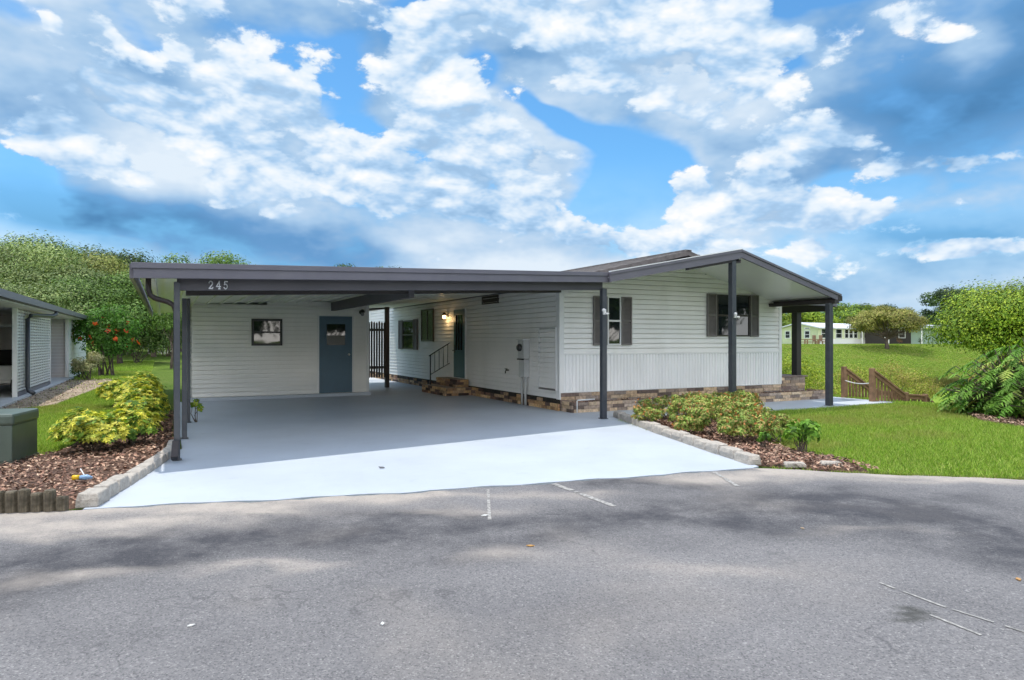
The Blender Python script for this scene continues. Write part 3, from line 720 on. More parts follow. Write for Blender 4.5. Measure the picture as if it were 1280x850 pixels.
def floodlight_cap(a, b, z, label):
    t = thing('security_light', label, 'outdoor light', (a, b, z))
    mb = MB(); mb.box(a-.03, a+.03, b-.03, b, z-.05, z+.05); build('bracket', mb, M_white, t, bevel=.005)
    mb = MB(); mb.tube([(a-.02, b-.03, z+.02), (a-.07, b-.09, z+.03)], [.016, .034], 10); build('lamp_head', mb, M_white, t, smooth=True)
    mb = MB(); mb.tube([(a+.02, b-.03, z-.02), (a+.035, b-.085, z-.04)], [.014, .026], 10); build('lamp_head', mb, M_white, t, smooth=True)
floodlight_cap(3.08, -1.81, 1.98, 'small white security light on the middle porch post')
floodlight_cap(-.06, -1.68, 2.0, 'small white security light on the post at the carport corner')

# ------------------------------------------------------------------ carport
cp = thing('carport', 'flat charcoal carport roof with the house number on its front beam', 'carport', (-3.6, -2.4, 0))
FL, FR = (-7.66, -3.12), (.06, -1.73)                       # the front edge runs slightly askew to the house
def zt(a): return 2.37+(a+7.66)*(2.72-2.37)/7.72            # roof top height
def fpt(a, off=0): t = (a-FL[0])/(FR[0]-FL[0]); return (a, FL[1]+(FR[1]-FL[1])*t+off)
def roofslab(mb, a0, a1, y0, y1, top, bot):
    def c(a, y): return (a, y)
    q = [fpt(a0, 0) if y0 is None else (a0, y0), fpt(a1, 0) if y0 is None else (a1, y0), (a1, y1), (a0, y1)]
    mb.poly([(*p, zt(p[0])+bot) for p in q]+[(*p, zt(p[0])+top) for p in q], [(0,3,2,1),(4,5,6,7),(0,1,5,4),(1,2,6,5),(2,3,7,6),(3,0,4,7)])
BK = 11.6
mb = MB(); roofslab(mb, -7.62, -.035, None, BK, -.012, -.05); build('roof', mb, M_white, cp)
# ribbed pan ceiling
mb = MB(); a = -7.60
while a < -.06:
    e = min(a+.3, -.05)
    for (a0, a1, o) in ((a, min(a+.26, e), -.062), (min(a+.26, e), e, -.095)):
        if a1-a0 < .005: continue
        q = [(a0, fpt(a0, .03)[1]), (a1, fpt(a1, .03)[1]), (a1, BK-.02), (a0, BK-.02)]
        mb.poly([(*p, zt(p[0])+o) for p in q]+[(*p, zt(p[0])-.052) for p in q], [(0,3,2,1),(4,5,6,7),(0,1,5,4),(1,2,6,5),(2,3,7,6),(3,0,4,7)])
    a = e
build('ceiling_pan', mb, M_soffit, cp)
def along(mb, a0, a1, off0, off1, ztop, zbot, n=1):
    p = [fpt(a0, off0), fpt(a1, off0), fpt(a1, off1), fpt(a0, off1)]
    mb.poly([(*q, zt(q[0])+zbot) for q in p]+[(*q, zt(q[0])+ztop) for q in p], [(0,3,2,1),(4,5,6,7),(0,1,5,4),(1,2,6,5),(2,3,7,6),(3,0,4,7)])
mb = MB(); along(mb, -7.66, .06, -.03, .02, .0, -.17); along(mb, -7.68, .07, -.055, -.032, .012, -.055); build('fascia', mb, M_char, cp, bevel=.004)
mb = MB(); mb.box(-7.70, -7.655, -3.09, BK, 2.20, 2.37); build('gutter', mb, M_char, cp)
mb = MB(); mb.poly([(-7.50, -2.95, 2.235), (-7.44, -2.95, 2.235), (-7.44, BK, 2.235), (-7.50, BK, 2.235), (-7.50, -2.95, 2.31), (-7.44, -2.95, 2.31), (-7.44, BK, 2.31), (-7.50, BK, 2.31)], [(0,3,2,1),(4,5,6,7),(0,1,5,4),(1,2,6,5),(2,3,7,6),(3,0,4,7)])
build('edge_rail', mb, M_white, cp)
mb = MB(); along(mb, -7.20, -.02, .17, .26, -.10, -.30); beam1 = build('beam', mb, M_charb, cp, bevel=.003); tag(beam1, 'front beam that carries the white house number')
# second beam from the second left post to the house corner
def zu(a): return zt(a)-.095
mb = MB()
mb.poly([(-7.05, -.95, zu(-7.05)-.16), (-.03, -.10, zu(0)-.16), (-.03, -.02, zu(0)-.16), (-7.05, -.87, zu(-7.05)-.16), (-7.05, -.95, zu(-7.05)), (-.03, -.10, zu(0)), (-.03, -.02, zu(0)), (-7.05, -.87, zu(-7.05))], [(0,3,2,1),(4,5,6,7),(0,1,5,4),(1,2,6,5),(2,3,7,6),(3,0,4,7)])
tag(build('beam', mb, M_postb, cp), 'darker inner beam')
mb = MB(); mb.box(-3.46, -3.36, -.55, 5.82, 2.24, 2.46); tag(build('beam', mb, M_charb, cp), 'beam running back to the shed above its door')
post(cp, -7.20, -2.89, .07, 2.19, M_post, .014); post(cp, -7.07, -.92, .07, 2.10, M_post, .014); post(cp, -6.95, 1.22, .05, 2.22, M_post, .014); post(cp, -.02, -1.60, .10, 2.44, M_post, .012)
mb = MB(); mb.box(-7.11, -7.02, 1.35, 1.39, .014, 2.2)
# house number built from strokes
def stroke(mb, pts, w, org, sc, y):
    for (x0, z0), (x1, z1) in zip(pts[:-1], pts[1:]):
        dx, dz_ = x1-x0, z1-z0; l = math.hypot(dx, dz_); nx_, nz_ = -dz_/l*w/2, dx/l*w/2; ex, ez = dx/l*w*.35, dz_/l*w*.35
        q = [(x0-ex+nx_, z0-ez+nz_), (x0-ex-nx_, z0-ez-nz_), (x1+ex-nx_, z1+ez-nz_), (x1+ex+nx_, z1+ez+nz_)]
        f = lambda p, o: (org[0]+p[0]*sc*.85*NDX, org[1]+p[0]*sc*.85*NDY+o, org[2]+p[1]*sc)
        mb.poly([f(p, -.008) for p in q]+[f(p, .002) for p in q], [(0,1,2,3),(7,6,5,4),(0,4,5,1),(1,5,6,2),(2,6,7,3),(3,7,4,0)])
dl = Vector((FR[0]-FL[0], FR[1]-FL[1])).normalized(); NDX, NDY = dl.x, dl.y
def arc(cx, cz, rx, rz, a0, a1, n=12): return [(cx+rx*cos(radians(a0+(a1-a0)*i/n)), cz+rz*sin(radians(a0+(a1-a0)*i/n))) for i in range(n+1)]
D2 = [arc(.3, .74, .25, .26, 170, -35)+[(.08, .06)], [(.04, .05), (.56, .05), (.6, .2)]]
D4 = [[(.46, .0), (.46, 1.0), (.03, .3), (.64, .3)], [(.34, .01), (.58, .01)]]
D5 = [[(.56, .98), (.16, .98), (.12, .56)]+arc(.28, .32, .26, .31, 110, -150)]
mb = MB()
for k, dg in enumerate((D2, D4, D5)):
    a0 = -6.84+.088*k; p = fpt(a0, .166)
    for st in dg: stroke(mb, st, .15, (p[0], p[1]-.003, zt(a0)-.282), .095, 0)
build('house_number', mb, M_digit, cp)
# downspout
ds = thing('downspout', 'dark brown downspout wrapped round the front left carport post', 'downspout', (-7.24, -2.95, 0))
mb = MB(); mb.tube([(-7.51, -2.78, 2.28), (-7.51, -2.78, 2.10), (-7.49, -2.78, 2.03), (-7.44, -2.78, 1.99), (-7.30, -2.79, 1.95), (-7.235, -2.80, 1.91), (-7.21, -2.80, 1.83), (-7.205, -2.80, .34), (-7.205, -2.83, .24)], .032, 10)
build('pipe', mb, M_postb, ds, smooth=True)
mb = MB(); mb.bar((-7.21, -2.96, .24), (-7.23, -3.14, .07), .08, .07); build('outlet', mb, M_postb, ds, bevel=.006)
mb = MB(); mb.bar((-7.2295, -3.135, .0745), (-7.2305, -3.145, .066), .06, .05); build('outlet_opening', mb, M_black, ds)

# ------------------------------------------------------------------ shed
sh = thing('storage_shed', 'white sided storage shed at the back of the carport with a blue door', 'shed', (-4.6, 5.85, 0))
SL, SR = -6.76, -2.47
mb = MB(); siding(mb, (SL, 5.85), (1, 0), (0, -1), SR-SL, .09, 2.52, top=lambda s: zt(SL+s)-.12)
tag(build('wall', mb, M_shedw, sh), 'front wall in horizontal siding')
mb = MB(); siding(mb, (SR, 5.85), (0, 1), (1, 0), 3.6, .09, 2.44); siding(mb, (SL, 5.85), (0, 1), (-1, 0), 3.6, .09, 2.28); siding(mb, (SL, 9.45), (1, 0), (0, 1), SR-SL, .09, 2.3)
tag(build('wall', mb, M_shedw, sh), 'side and back walls')
mb = MB()
k = [(SL+.03, .02), (SR-.03, .02), (SR-.03, 2.44), (SL+.03, 2.26)]
mb.poly([(a, 5.88, z) for a, z in k]+[(a, 9.42, z) for a, z in k], [(0,1,2,3),(7,6,5,4),(0,4,5,1),(1,5,6,2),(2,6,7,3),(3,7,4,0)]); build('wall_core', mb, M_white, sh)
mb = MB(); mb.box(SL-.05, SR+.06, 5.79, 9.5, -.05, .088); build('base', mb, M_drive, sh, bevel=.01)
mb = MB(); mb.box(SR-.05, SR+.02, 5.825, 5.848, .09, 2.45); mb.box(SR+.003, SR+.02, 5.85, 5.93, .09, 2.45); build('corner_trim', mb, M_white, sh)
mb = MB(); mb.box(SL, SR, 5.80, 5.845, 2.27, 2.31) ; build('wall_channel', mb, M_soffit, sh)
window(sh, -5.41, -4.68, 1.34, 2.01, fH, M_black, 'h', fw=.055)
mb = MB(); mb.box(-3.80, -3.765, 5.81, 5.846, .09, 2.13); mb.box(-2.905, -2.87, 5.81, 5.846, .09, 2.13); mb.box(-3.765, -2.905, 5.81, 5.846, 2.105, 2.13); build('door_frame', mb, M_white, sh)
mb = MB(); mb.box(-3.762, -2.908, 5.815, 5.848, .10, 2.103); dr = build('door', mb, M_door, sh)
mb = MB()
for (a0, a1, z0, z1) in ((-3.60, -3.07, 1.32, 1.345), (-3.60, -3.07, 1.895, 1.92), (-3.60, -3.575, 1.345, 1.895), (-3.095, -3.07, 1.345, 1.895)): mb.box(a0, a1, 5.803, 5.8145, z0, z1)
build('pane_trim', mb, M_door, dr)
mb = MB(); mb.box(-3.573, -3.097, 5.806, 5.8142, 1.60, 1.893); build('pane', mb, M_glass, dr)
mb = MB(); mb.box(-3.573, -3.097, 5.807, 5.8142, 1.347, 1.597); build('pane', mb, M_screen, dr)
mb = MB(); mb.tube([(-3.0, 5.814, 1.10), (-3.0, 5.79, 1.10), (-3.0, 5.775, 1.10), (-3.0, 5.76, 1.10)], [.014, .014, .032, .022], 12); build('door_knob', mb, M_knob, dr, smooth=True)

# ------------------------------------------------------------------ wall lamps
def emit(name, col, st):
    m, N, L, P = new_mat(name); P.inputs['Emission Color'].default_value = (*col, 1); P.inputs['Emission Strength'].default_value = st; P.inputs['Base Color'].default_value = (.7, .6, .4, 1); return m
def wall_lamp(p, out, lit, label):
    t = thing('wall_lamp', label, 'wall lamp', p); x, y, z = p; ox, oy = out
    mb = MB(); mb.tube([(x, y, z), (x+ox*.02, y+oy*.02, z)], .06, 14); mb.tube([(x+ox*.02, y+oy*.02, z), (x+ox*.08, y+oy*.08, z+.04), (x+ox*.13, y+oy*.13, z+.05)], .014, 8); build('bracket', mb, M_black, t, smooth=True)
    mb = MB(); mb.tube([(x+ox*.13, y+oy*.13, z+.075), (x+ox*.13, y+oy*.13, z+.05), (x+ox*.13, y+oy*.13, z-.01)], [.02, .05, .068], 14); build('lamp_shade', mb, M_black, t, smooth=True)
    g = emit('warm_bulb', (1, .62, .25), 9.0) if lit else glass('lamp_glass', (.25, .25, .25), .1)
    mb = MB(); mb.tube([(x+ox*.13, y+oy*.13, z-.012), (x+ox*.13, y+oy*.13, z-.05), (x+ox*.13, y+oy*.13, z-.10)], [.04, .05, .03], 14); build('bulb', mb, g, t, smooth=True)
    if lit:
        pl = bpy.data.lights.new('wall_lamp_light', 'POINT'); pl.energy = 1.3; pl.color = (1, .65, .3); pl.shadow_soft_size = .05
        po = bpy.data.objects.new('wall_lamp_light', pl); COL.objects.link(po); po.parent = t; po.location = (ox*.2, oy*.2, -.13)
wall_lamp((-.004, 6.25, 2.20), (-1, 0), True, 'lit black wall lamp beside the teal entry door')
wall_lamp((-2.66, 5.84, 2.22), (0, -1), False, 'unlit black wall lamp right of the blue shed door')

# ------------------------------------------------------------------ utilities on the side wall
mt = thing('electric_meter', 'pale grey electric meter box with round dial on the carport wall', 'electric meter', (-.1, 1.4, 0))
mb = MB(); mb.box(-.17, -.016, 1.30, 1.58, 1.06, 1.475); mb.box(-.15, -.016, 1.31, 1.57, .64, 1.045); build('box', mb, M_galv, mt, bevel=.008)
mb = MB(); mb.box(-.20, -.016, 1.28, 1.60, 1.478, 1.50); build('cap', mb, M_white, mt)
mb = MB(); mb.tube([(-.17, 1.46, 1.31), (-.215, 1.46, 1.31), (-.24, 1.46, 1.31)], [.085, .085, .06], 18); build('dial', mb, M_screen, mt, smooth=True)
mb = MB(); mb.box(-.20, -.15, 1.32, 1.57, 1.03, 1.06); build('latch', mb, M_bronze, mt)
for y in (1.36, 1.52):
    mb = MB(); mb.tube([(-.09, y, .01), (-.09, y, .65)], .028, 10); build('pipe', mb, M_galv, mt, smooth=True)
tp = thing('garden_tap', 'small brass garden tap on the siding left of the meter', 'tap', (-.02, 2.35, .76))
mb = MB(); mb.tube([(-.012, 2.35, .76), (-.09, 2.35, .76), (-.10, 2.35, .73), (-.10, 2.35, .69)], .014, 8); build('spout', mb, M_bronze, tp, smooth=True)
mb = MB(); mb.box(-.10, -.07, 2.30, 2.40, .785, .80); mb.box(-.09, -.08, 2.345, 2.355, .76, .79); build('handle', mb, M_bronze, tp)
wp = thing('white_pipe', 'bent white plastic pipe at the corner of the stone skirt', 'pipe', (.3, -.2, 0))
mb = MB(); mb.tube([(.10, -.50, .01), (.10, -.50, .245), (.12, -.50, .262), (.55, -.46, .262)], .014, 8); build('pipe', mb, M_white, wp, smooth=True)

# ------------------------------------------------------------------ entry steps with handrail
st = thing('entry_steps', 'two tan stone steps up to the teal entry door', 'steps', (-.3, 5.5, 0))
for i, (w, y0, y1, z0, z1) in enumerate(((.74, 4.55, 6.34, 0, .215), (.38, 4.70, 6.16, .215, .42))):
    mb = MB(); mb.box(-w, -.05, y0, y1, z0, z1-.012, (.1, .08, .06))
    bricks(mb, (-w, y1), (0, -1), (-1, 0), y1-y0, z0, z1, PALW, .066, 20+i); bricks(mb, (-w, y0), (1, 0), (0, -1), w-.05, z0, z1, PALW, .066, 30+i); bricks(mb, (-.05, y1), (-1, 0), (0, 1), w-.05, z0, z1, PALW, .066, 40+i)
    mb.box(-w, -.05, y0, y1, z1-.011, z1, (.30, .25, .2))
    build('step', mb, M_brick, st, attr=True)
hr = thing('handrail', 'thin black metal handrail on the left of the entry steps', 'handrail', (-.6, 6.1, .2))
mb = MB(); mb.bar((-.62, 6.08, .2), (-.62, 6.08, 1.06), .028, .028); build('post', mb, M_black, hr)
mb = MB(); mb.bar((-.66, 6.08, 1.03), (-.03, 6.08, 1.40), .03, .025); build('top_rail', mb, M_black, hr)
mb = MB(); mb.bar((-.62, 6.08, .50), (-.03, 6.08, .82), .025, .02); build('bottom_rail', mb, M_black, hr)
for i in range(1, 5):
    x = -.62+.59*i/4.5; mb = MB(); mb.bar((x, 6.08, .51+.33*i/4.5), (x, 6.08, 1.05+.36*i/4.5), .014, .014); build('baluster', mb, M_black, hr)

# ------------------------------------------------------------------ planter, side deck of stone, side awning
pl = thing('stone_planter', 'low stone edged planter bed along the front wall of the house', 'planter', (3.7, -.25, 0))
mb = MB(); mb.box(.05, 7.55, -.445, -.06, 0, .17, (.05, .035, .03)); bricks(mb, (.05, -.45), (1, 0), (0, -1), 7.5, .0, .215, PAL, .072, 61); bricks(mb, (7.55, -.45), (0, 1), (1, 0), .6, 0, .215, PAL, .072, 62); bricks(mb, (.05, -.05), (0, -1), (-1, 0), .4, 0, .215, PAL, .072, 63)
mb.box(6.5, 7.55, -.06, .15, 0, .17, (.05, .035, .03))
build('stone_edge', mb, M_brick, pl, attr=True)
sd = thing('stone_platform', 'raised stone platform at the right side of the house below the dark awning post', 'platform', (7.0, 2.5, 0))
mb = MB(); mb.box(6.52, 7.5, .18, 6, 0, .52, (.12, .1, .09)); bricks(mb, (6.46, .18), (1, 0), (0, -1), 1.04, .0, .525, PAL, .075, 64); bricks(mb, (7.5, .18), (0, 1), (1, 0), 5.8, 0, .525, PAL, .075, 65)
build('stone_wall', mb, M_brick, sd, attr=True)
mb = MB(); mb.box(6.46, 7.58, .12, 6.0, .53, .56); build('cap', mb, mat('platform_cap', (.2, .15, .13), .9, .3, 9), sd)
sa = thing('side_awning', 'low white awning with dark beam on the right side of the house', 'awning', (7.3, 2, 0))
mb = MB(); mb.poly([(6.46, -.62, 2.47), (7.62, -.62, 2.40), (7.62, 6.5, 2.40), (6.46, 6.5, 2.47), (6.46, -.62, 2.50), (7.62, -.62, 2.43), (7.62, 6.5, 2.43), (6.46, 6.5, 2.50)], [(0,3,2,1),(4,5,6,7),(0,1,5,4),(1,2,6,5),(2,3,7,6),(3,0,4,7)]); build('roof', mb, M_soffit, sa)
mb = MB(); mb.box(7.62, 7.68, -.66, 6.5, 2.31, 2.435); mb.box(6.46, 7.62, -.66, -.62, 2.33, 2.44); build('fascia', mb, M_char, sa)
mb = MB(); mb.box(7.42, 7.56, -.6, 6.4, 2.20, 2.385); build('beam', mb, M_postb, sa)
post(sa, 7.48, .40, .17, 2.21, M_postb, .17); post(sa, 7.48, 6.2, .17, 2.21, M_postb, -.1)

# ------------------------------------------------------------------ picket screen beside the shed
pf = thing('picket_fence', 'tall dark picket screen between the shed and the house', 'fence', (-1.8, 8.3, 0))
for i in range(15):
    a = -2.42+.08*i; zz = 2.00+.02*math.sin(i*2.2); mb = MB(); mb.poly([(a-.027, 8.29, .33), (a+.027, 8.29, .33), (a+.027, 8.315, .33), (a-.027, 8.315, .33), (a-.027, 8.29, zz), (a+.027, 8.29, zz), (a+.027, 8.315, zz), (a-.027, 8.315, zz), (a, 8.29, zz+.05), (a, 8.315, zz+.05)], [(0,3,2,1),(0,1,5,8,4),(3,7,9,6,2),(1,2,6,5),(0,4,7,3),(4,8,9,7),(8,5,6,9)])
    build('picket', mb, M_bronze, pf)
for z in (.60, 1.75):
    mb = MB(); mb.box(-2.44, -1.25, 8.317, 8.36, z, z+.08); build('rail', mb, M_bronze, pf)
mb = MB(); mb.box(-1.27, -1.15, 8.27, 8.39, .014, 2.5); build('post', mb, M_bronze, pf)
mb = MB(); mb.bar((-2.44, 8.33, 2.37), (-1.15, 8.33, 2.47), .06, .05); build('top_beam', mb, M_bronze, pf)
#PART3
# ------------------------------------------------------------------ foliage tools
def unit(v): return v/np.maximum(np.linalg.norm(v, axis=-1, keepdims=True), 1e-6)
def rvec(n, r=RNG): return unit(r.normal(size=(n, 3)))
def leaf_quads(C, Nrm, size, aspect=.5, r=RNG, tip=None):
    """one folded four-cornered leaf per centre"""
    n = len(C); t = unit(np.cross(Nrm, rvec(n, r)) if tip is None else tip - Nrm*np.sum(tip*Nrm, 1, keepdims=True)); b = np.cross(Nrm, t)
    s = (size if hasattr(size, '__len__') else np.full(n, size))[:, None]
    q = np.stack([C - t*s*.5, C + b*s*aspect*.5 - t*s*.08 + Nrm*s*.06, C + t*s*.5, C - b*s*aspect*.5 - t*s*.08 + Nrm*s*.06], 1)
    return q.reshape(-1, 3)
def colours(n, pal, jit=.18, r=RNG, w=None):
    pal = np.array(pal, dtype=float); k = r.choice(len(pal), n, p=w); return np.clip(pal[k]*(1+r.normal(0, jit, (n, 1))), .003, .9)
def crown_pts(center, rad, nclump, per, rc, r=RNG, low=-.5, flat=.75):
    """clump centres through an ellipsoid, leaves on ragged shells round them"""
    c = np.array(center); rad = np.array(rad)
    k = []; dmin = .9*(4.0/nclump)**.5
    tries = 0
    while len(k) < nclump:                       # spread the clumps so the crown fills out evenly but raggedly
        v = rvec(1, r)[0]; tries += 1
        if v[2] < low: continue
        v = v*r.uniform(.25, 1.0)**.4
        if tries < 4000 and k and min(np.linalg.norm(v-q) for q in k) < dmin*.62: continue
        k.append(v)
    k = np.array(k)*rad*(1-rc/np.max(rad)*.5) + c
    rr = rc*r.uniform(.55, 1.25, nclump)
    nl = np.maximum(4, (per*(rr/rc)**2).astype(int))
    idx = np.repeat(np.arange(nclump), nl)
    v = rvec(len(idx), r); v[:, 2] = np.where(v[:, 2] < -.4, -v[:, 2]*.7, v[:, 2]); v = unit(v)
    P_ = k[idx] + v*(rr[idx]*np.clip(r.normal(.88, .16, len(idx)), .3, 1.25))[:, None]*np.array([1, 1, flat])
    nr = unit(v*1.5 + rvec(len(idx), r)*.55 + np.array([0, 0, .25]))
    return k, rr, idx, P_, nr
def tree(name, label, px, D, ztop, wid, pal, nclump=26, per=150, leaf=.22, rcf=.38, base=None, crown_low=.3, trunk_r=.16, group=None, low=-.4, bark=None, aspect=.55, loc=None, trunk_h=None, flat=.75, cat='tree', lean=0, depthf=1.0, jit=.13, clumpjit=.24):
    a, b = loc if loc else at(px, D); zb = float(height(a, b)) if base is None else base
    if base is None: leaf *= .85; per = int(per*1.25)
    H = ztop-zb; r = np.random.default_rng(abs(hash(label)) % 99991 if False else sum(map(ord, label))*7+int(px*3+D))
    t = thing(name, label, cat, (a, b, zb), group)
    ch = H*(1-crown_low); cz = zb+H*crown_low+ch/2
    R = np.array([wid/2, wid/2*depthf, ch/2])
    rc = rcf*min(R[0], R[2])*1.25
    k, rr, idx, P_, nr = crown_pts((a+lean, b, cz), R-rc*.45, nclump, per, rc, r, low, flat)
    cj = np.clip(r.normal(0, clumpjit, nclump), -.45, .5)
    col = colours(len(P_), pal, jit, r)*(1+cj[idx])[:, None]
    sz = leaf*r.uniform(.6, 1.3, len(P_))
    np_mesh('crown', leaf_quads(P_, nr, sz, aspect, r), 4, col, M_leaf, t)
    mb = MB(); th = trunk_h or H*(crown_low+.12); top = Vector((a+lean*.4, b, zb+th)); w = r.normal(0, .12, 2)*trunk_r*3
    mb.tube([(a, b, zb-.3), (a+w[0]*.3, b+w[1]*.3, zb+th*.25), (a+lean*.2+w[0], b+w[1], zb+th*.6), top], [trunk_r*1.35, trunk_r, trunk_r*.85, trunk_r*.7], 9)
    for i in range(0, nclump, 2):
        e = Vector(k[i]); m_ = top.lerp(e, .5)+Vector((0, 0, -.08*(e-top).length)); s0 = Vector((a+w[0]*.6, b+w[1]*.6, zb+th*.75)) if i % 4 else top
        mb.tube([s0, m_, e], [trunk_r*.34, trunk_r*.17, trunk_r*.04], 5, cap=False)
    build('trunk', mb, bark or M_bark, t, smooth=True)
    return t
def shrub(name, label, pos, w, d, h, pal, n=1400, leaf=.06, group=None, zb=None, aspect=.45, m=None, nclump=14, flower=None, cat='shrub', open_=.0, rcf=.42, stems=8, jit=.2):
    a, b = pos; zb = float(height(a, b)) if zb is None else zb
    r = np.random.default_rng(int(abs(a*131+b*977))+n)
    t = thing(name, label, cat, (a, b, zb), group)
    R = np.array([w/2, d/2, h/2]); rc = rcf*min(R)
    k, rr, idx, P_, nr = crown_pts((a, b, zb+h*.52), R-rc*.5, nclump, max(6, n//nclump), rc, r, -.75, .9)
    P_[:, 2] = np.maximum(P_[:, 2], zb+.02)
    cj = r.normal(0, .12, nclump)
    LQ = leaf_quads(P_, nr, leaf*r.uniform(.6, 1.3, len(P_)), aspect, r); LC = colours(len(P_), pal, jit, r)*(1+cj[idx])[:, None]
    if flower and len(flower) == 4:            # tiny florets are part of the foliage
        fp, fn, fs, _ = flower; F = P_[r.choice(len(P_), fn)]; F = F+(F-np.array([a, b, zb+h*.4]))*.08; Fc = np.repeat(F, 7, axis=0)+rvec(fn*7, r)*fs*.45
        LQ = np.concatenate([LQ, leaf_quads(Fc, rvec(len(Fc), r), fs*r.uniform(.6, 1.1, len(Fc)), .8, r)]); LC = np.concatenate([LC, colours(len(Fc), fp, .15, r)])
    np_mesh('foliage', LQ, 4, LC, m or M_leaf, t)
    if flower and len(flower) == 3:
        fp, fn, fs = flower; sel = r.choice(len(P_), fn); F = P_[sel]+(P_[sel]-np.array([a, b, zb+h*.4]))*.08
        # each bloom is a knot of small petals
        for fpt_ in F:                          # each bloom: five petals round one centre
            ax = rvec(1, r)[0]; t1_ = unit(np.cross(ax, [.3, .7, .2])); t2_ = np.cross(ax, t1_); an_ = np.arange(5)*2*pi/5
            tp_ = np.cos(an_)[:, None]*t1_+np.sin(an_)[:, None]*t2_; np_mesh('flower', leaf_quads(fpt_+tp_*fs*.38, np.repeat(ax[None], 5, 0)+tp_*.3, np.full(5, fs*.85), .9, r, tp_), 4, colours(5, fp, .12, r), M_petal, t)
    mb = MB()
    for i in range(stems):
        e = Vector(k[i % len(k)]); s0 = Vector((a+r.normal(0, .06*w), b+r.normal(0, .06*w), zb-.02)); mb.tube([s0, s0.lerp(e, .5)+Vector((r.normal(0, .03), r.normal(0, .03), 0)), e], [.012*h+.004, .009*h+.003, .004], 5, cap=False)
    build('stem', mb, M_bark, t)
    return t

G_MID = [(.07, .135, .025), (.10, .18, .03), (.05, .10, .02), (.13, .21, .045)]
G_PALE = [(.13, .19, .06), (.17, .23, .075), (.09, .14, .04), (.21, .26, .09)]
G_DARK = [(.035, .07, .022), (.05, .095, .03), (.065, .11, .03), (.03, .055, .02)]
G_YEL = [(.20, .28, .025), (.27, .34, .03), (.14, .23, .02), (.10, .17, .02)]
G_OLIVE = [(.22, .23, .05), (.27, .27, .07), (.15, .17, .04), (.28, .24, .08)]
LG = 'trees beyond the left lawn'
tree('oak_tree', 'tall dark oak at the back left, its top highest in the wood', 30, 66, 12.3, 14, G_DARK, 34, 560, .32, group=LG, crown_low=.1, low=-.8)
tree('oak_tree', 'dark oak rising behind the pale trees, right of the highest crown', 105, 64, 10.9, 13, G_DARK, 32, 560, .32, group=LG, crown_low=.1, low=-.8)
tree('oak_tree', 'dark green oak just left of the carport roof corner', 165, 62, 10.0, 12, G_DARK, 30, 560, .32, group=LG, crown_low=.1, low=-.8)
tree('oak_tree', 'airy oak whose top shows over the left end of the carport roof', 240, 58, 9.9, 12, G_MID, 38, 330, .26, group=LG, crown_low=.1, rcf=.30, low=-.8)
tree('oak_tree', 'low dark oak top peeping over the middle of the carport roof', 425, 90, 11.9, 9, G_DARK, 14, 160, .35, group='tree tops over the carport roof', crown_low=.5)
tree('oak_tree', 'second low oak top over the middle of the carport roof, on the right', 477, 92, 11.9, 8, G_DARK, 14, 160, .35, group='tree tops over the carport roof', crown_low=.5)
tree('broadleaf_tree', 'pale green feathery tree at the far left edge above the neighbour roof', 12, 48, 9.6, 10.5, G_PALE, 40, 620, .22, group=LG, crown_low=.02, flat=.7, rcf=.40, low=-.9)
tree('broadleaf_tree', 'pale green layered tree right of the far left one', 66, 44, 8.4, 9, G_PALE, 36, 620, .2, group=LG, crown_low=.02, flat=.65, rcf=.40, low=-.9)
tree('broadleaf_tree', 'yellowish green tree between the pale layered tree and the carport', 128, 50, 9.0, 8.5, [(.20, .23, .05), (.14, .18, .035), (.24, .25, .07)], 32, 600, .22, group=LG, crown_low=.02, low=-.9)
tree('broadleaf_tree', 'bushy pale tree whose low crown spreads behind the red flowering bush', 150, 40, 6.0, 7.5, G_MID, 34, 560, .18, group=LG, crown_low=.0, low=-.9)
tree('broadleaf_tree', 'light green tree beside the downspout bend under the carport overhang', 192, 47, 7.0, 7.5, G_PALE, 34, 560, .2, group=LG, crown_low=.04, low=-.9)
tree('broadleaf_tree', 'drooping light green tree low above the neighbour roof', 40, 36, 5.2, 7.5, G_PALE, 36, 560, .17, group=LG, crown_low=.0, low=-.9)
tree('broadleaf_tree', 'mid green tree filling the gap above the far end of the neighbour roof', 95, 39, 5.6, 6.5, G_MID, 32, 560, .17, group=LG, crown_low=.0, low=-.9)
tree('broadleaf_tree', 'narrow young tree by the lawn left of the downspout', 214, 36, 4.3, 2.6, G_MID, 18, 200, .12, group=LG, crown_low=.2, trunk_r=.07)
for i, (px, D, zt_, w, lb) in enumerate([(468, 48, 5.0, 7, 'bright green tree seen through the picket screen'), (500, 55, 5.5, 6, 'leafy tree behind the gap between picket screen and house wall')]):
    tree('broadleaf_tree', lb, px, D, zt_, w, G_YEL, 24, 170, .2, crown_low=.1)
for i, (px, D, w, h, lb) in enumerate([(176, 41, 4.0, 2.2, 'low leafy bush right behind the red flowering bush'), (196, 52, 3.4, 1.5, 'pale bush under the trees behind the left lawn'), (168, 48, 5, 2.6, 'wide dark bush at the foot of the left wood'), (214, 48, 3.6, 2.6, 'bush behind the carport post at the end of the left lawn'),
        (228, 53, 4, 2.8, 'bush hidden mostly behind the shed at the end of the lawn'), (205, 58, 7, 2.2, 'long low hedge like bush far behind the left lawn')]):
    shrub('understory_bush', lb, at(px, D), w, w*.7, h, G_MID+G_PALE, 3600, .17, group='bushes under the left wood', nclump=24, rcf=.55)
# white fence behind the lawn
fn = thing('garden_fence', 'small white garden fence glimpsed under the trees behind the left lawn', 'fence', (*at(200, 50), float(height(*at(200, 50)))))
for i in range(9):
    p = at(186+i*4, 50); z = float(height(*p)); mb = MB(); mb.box(p[0]-.06, p[0]+.06, p[1]-.02, p[1]+.02, z, z+1.3); build('picket', mb, M_white, fn)
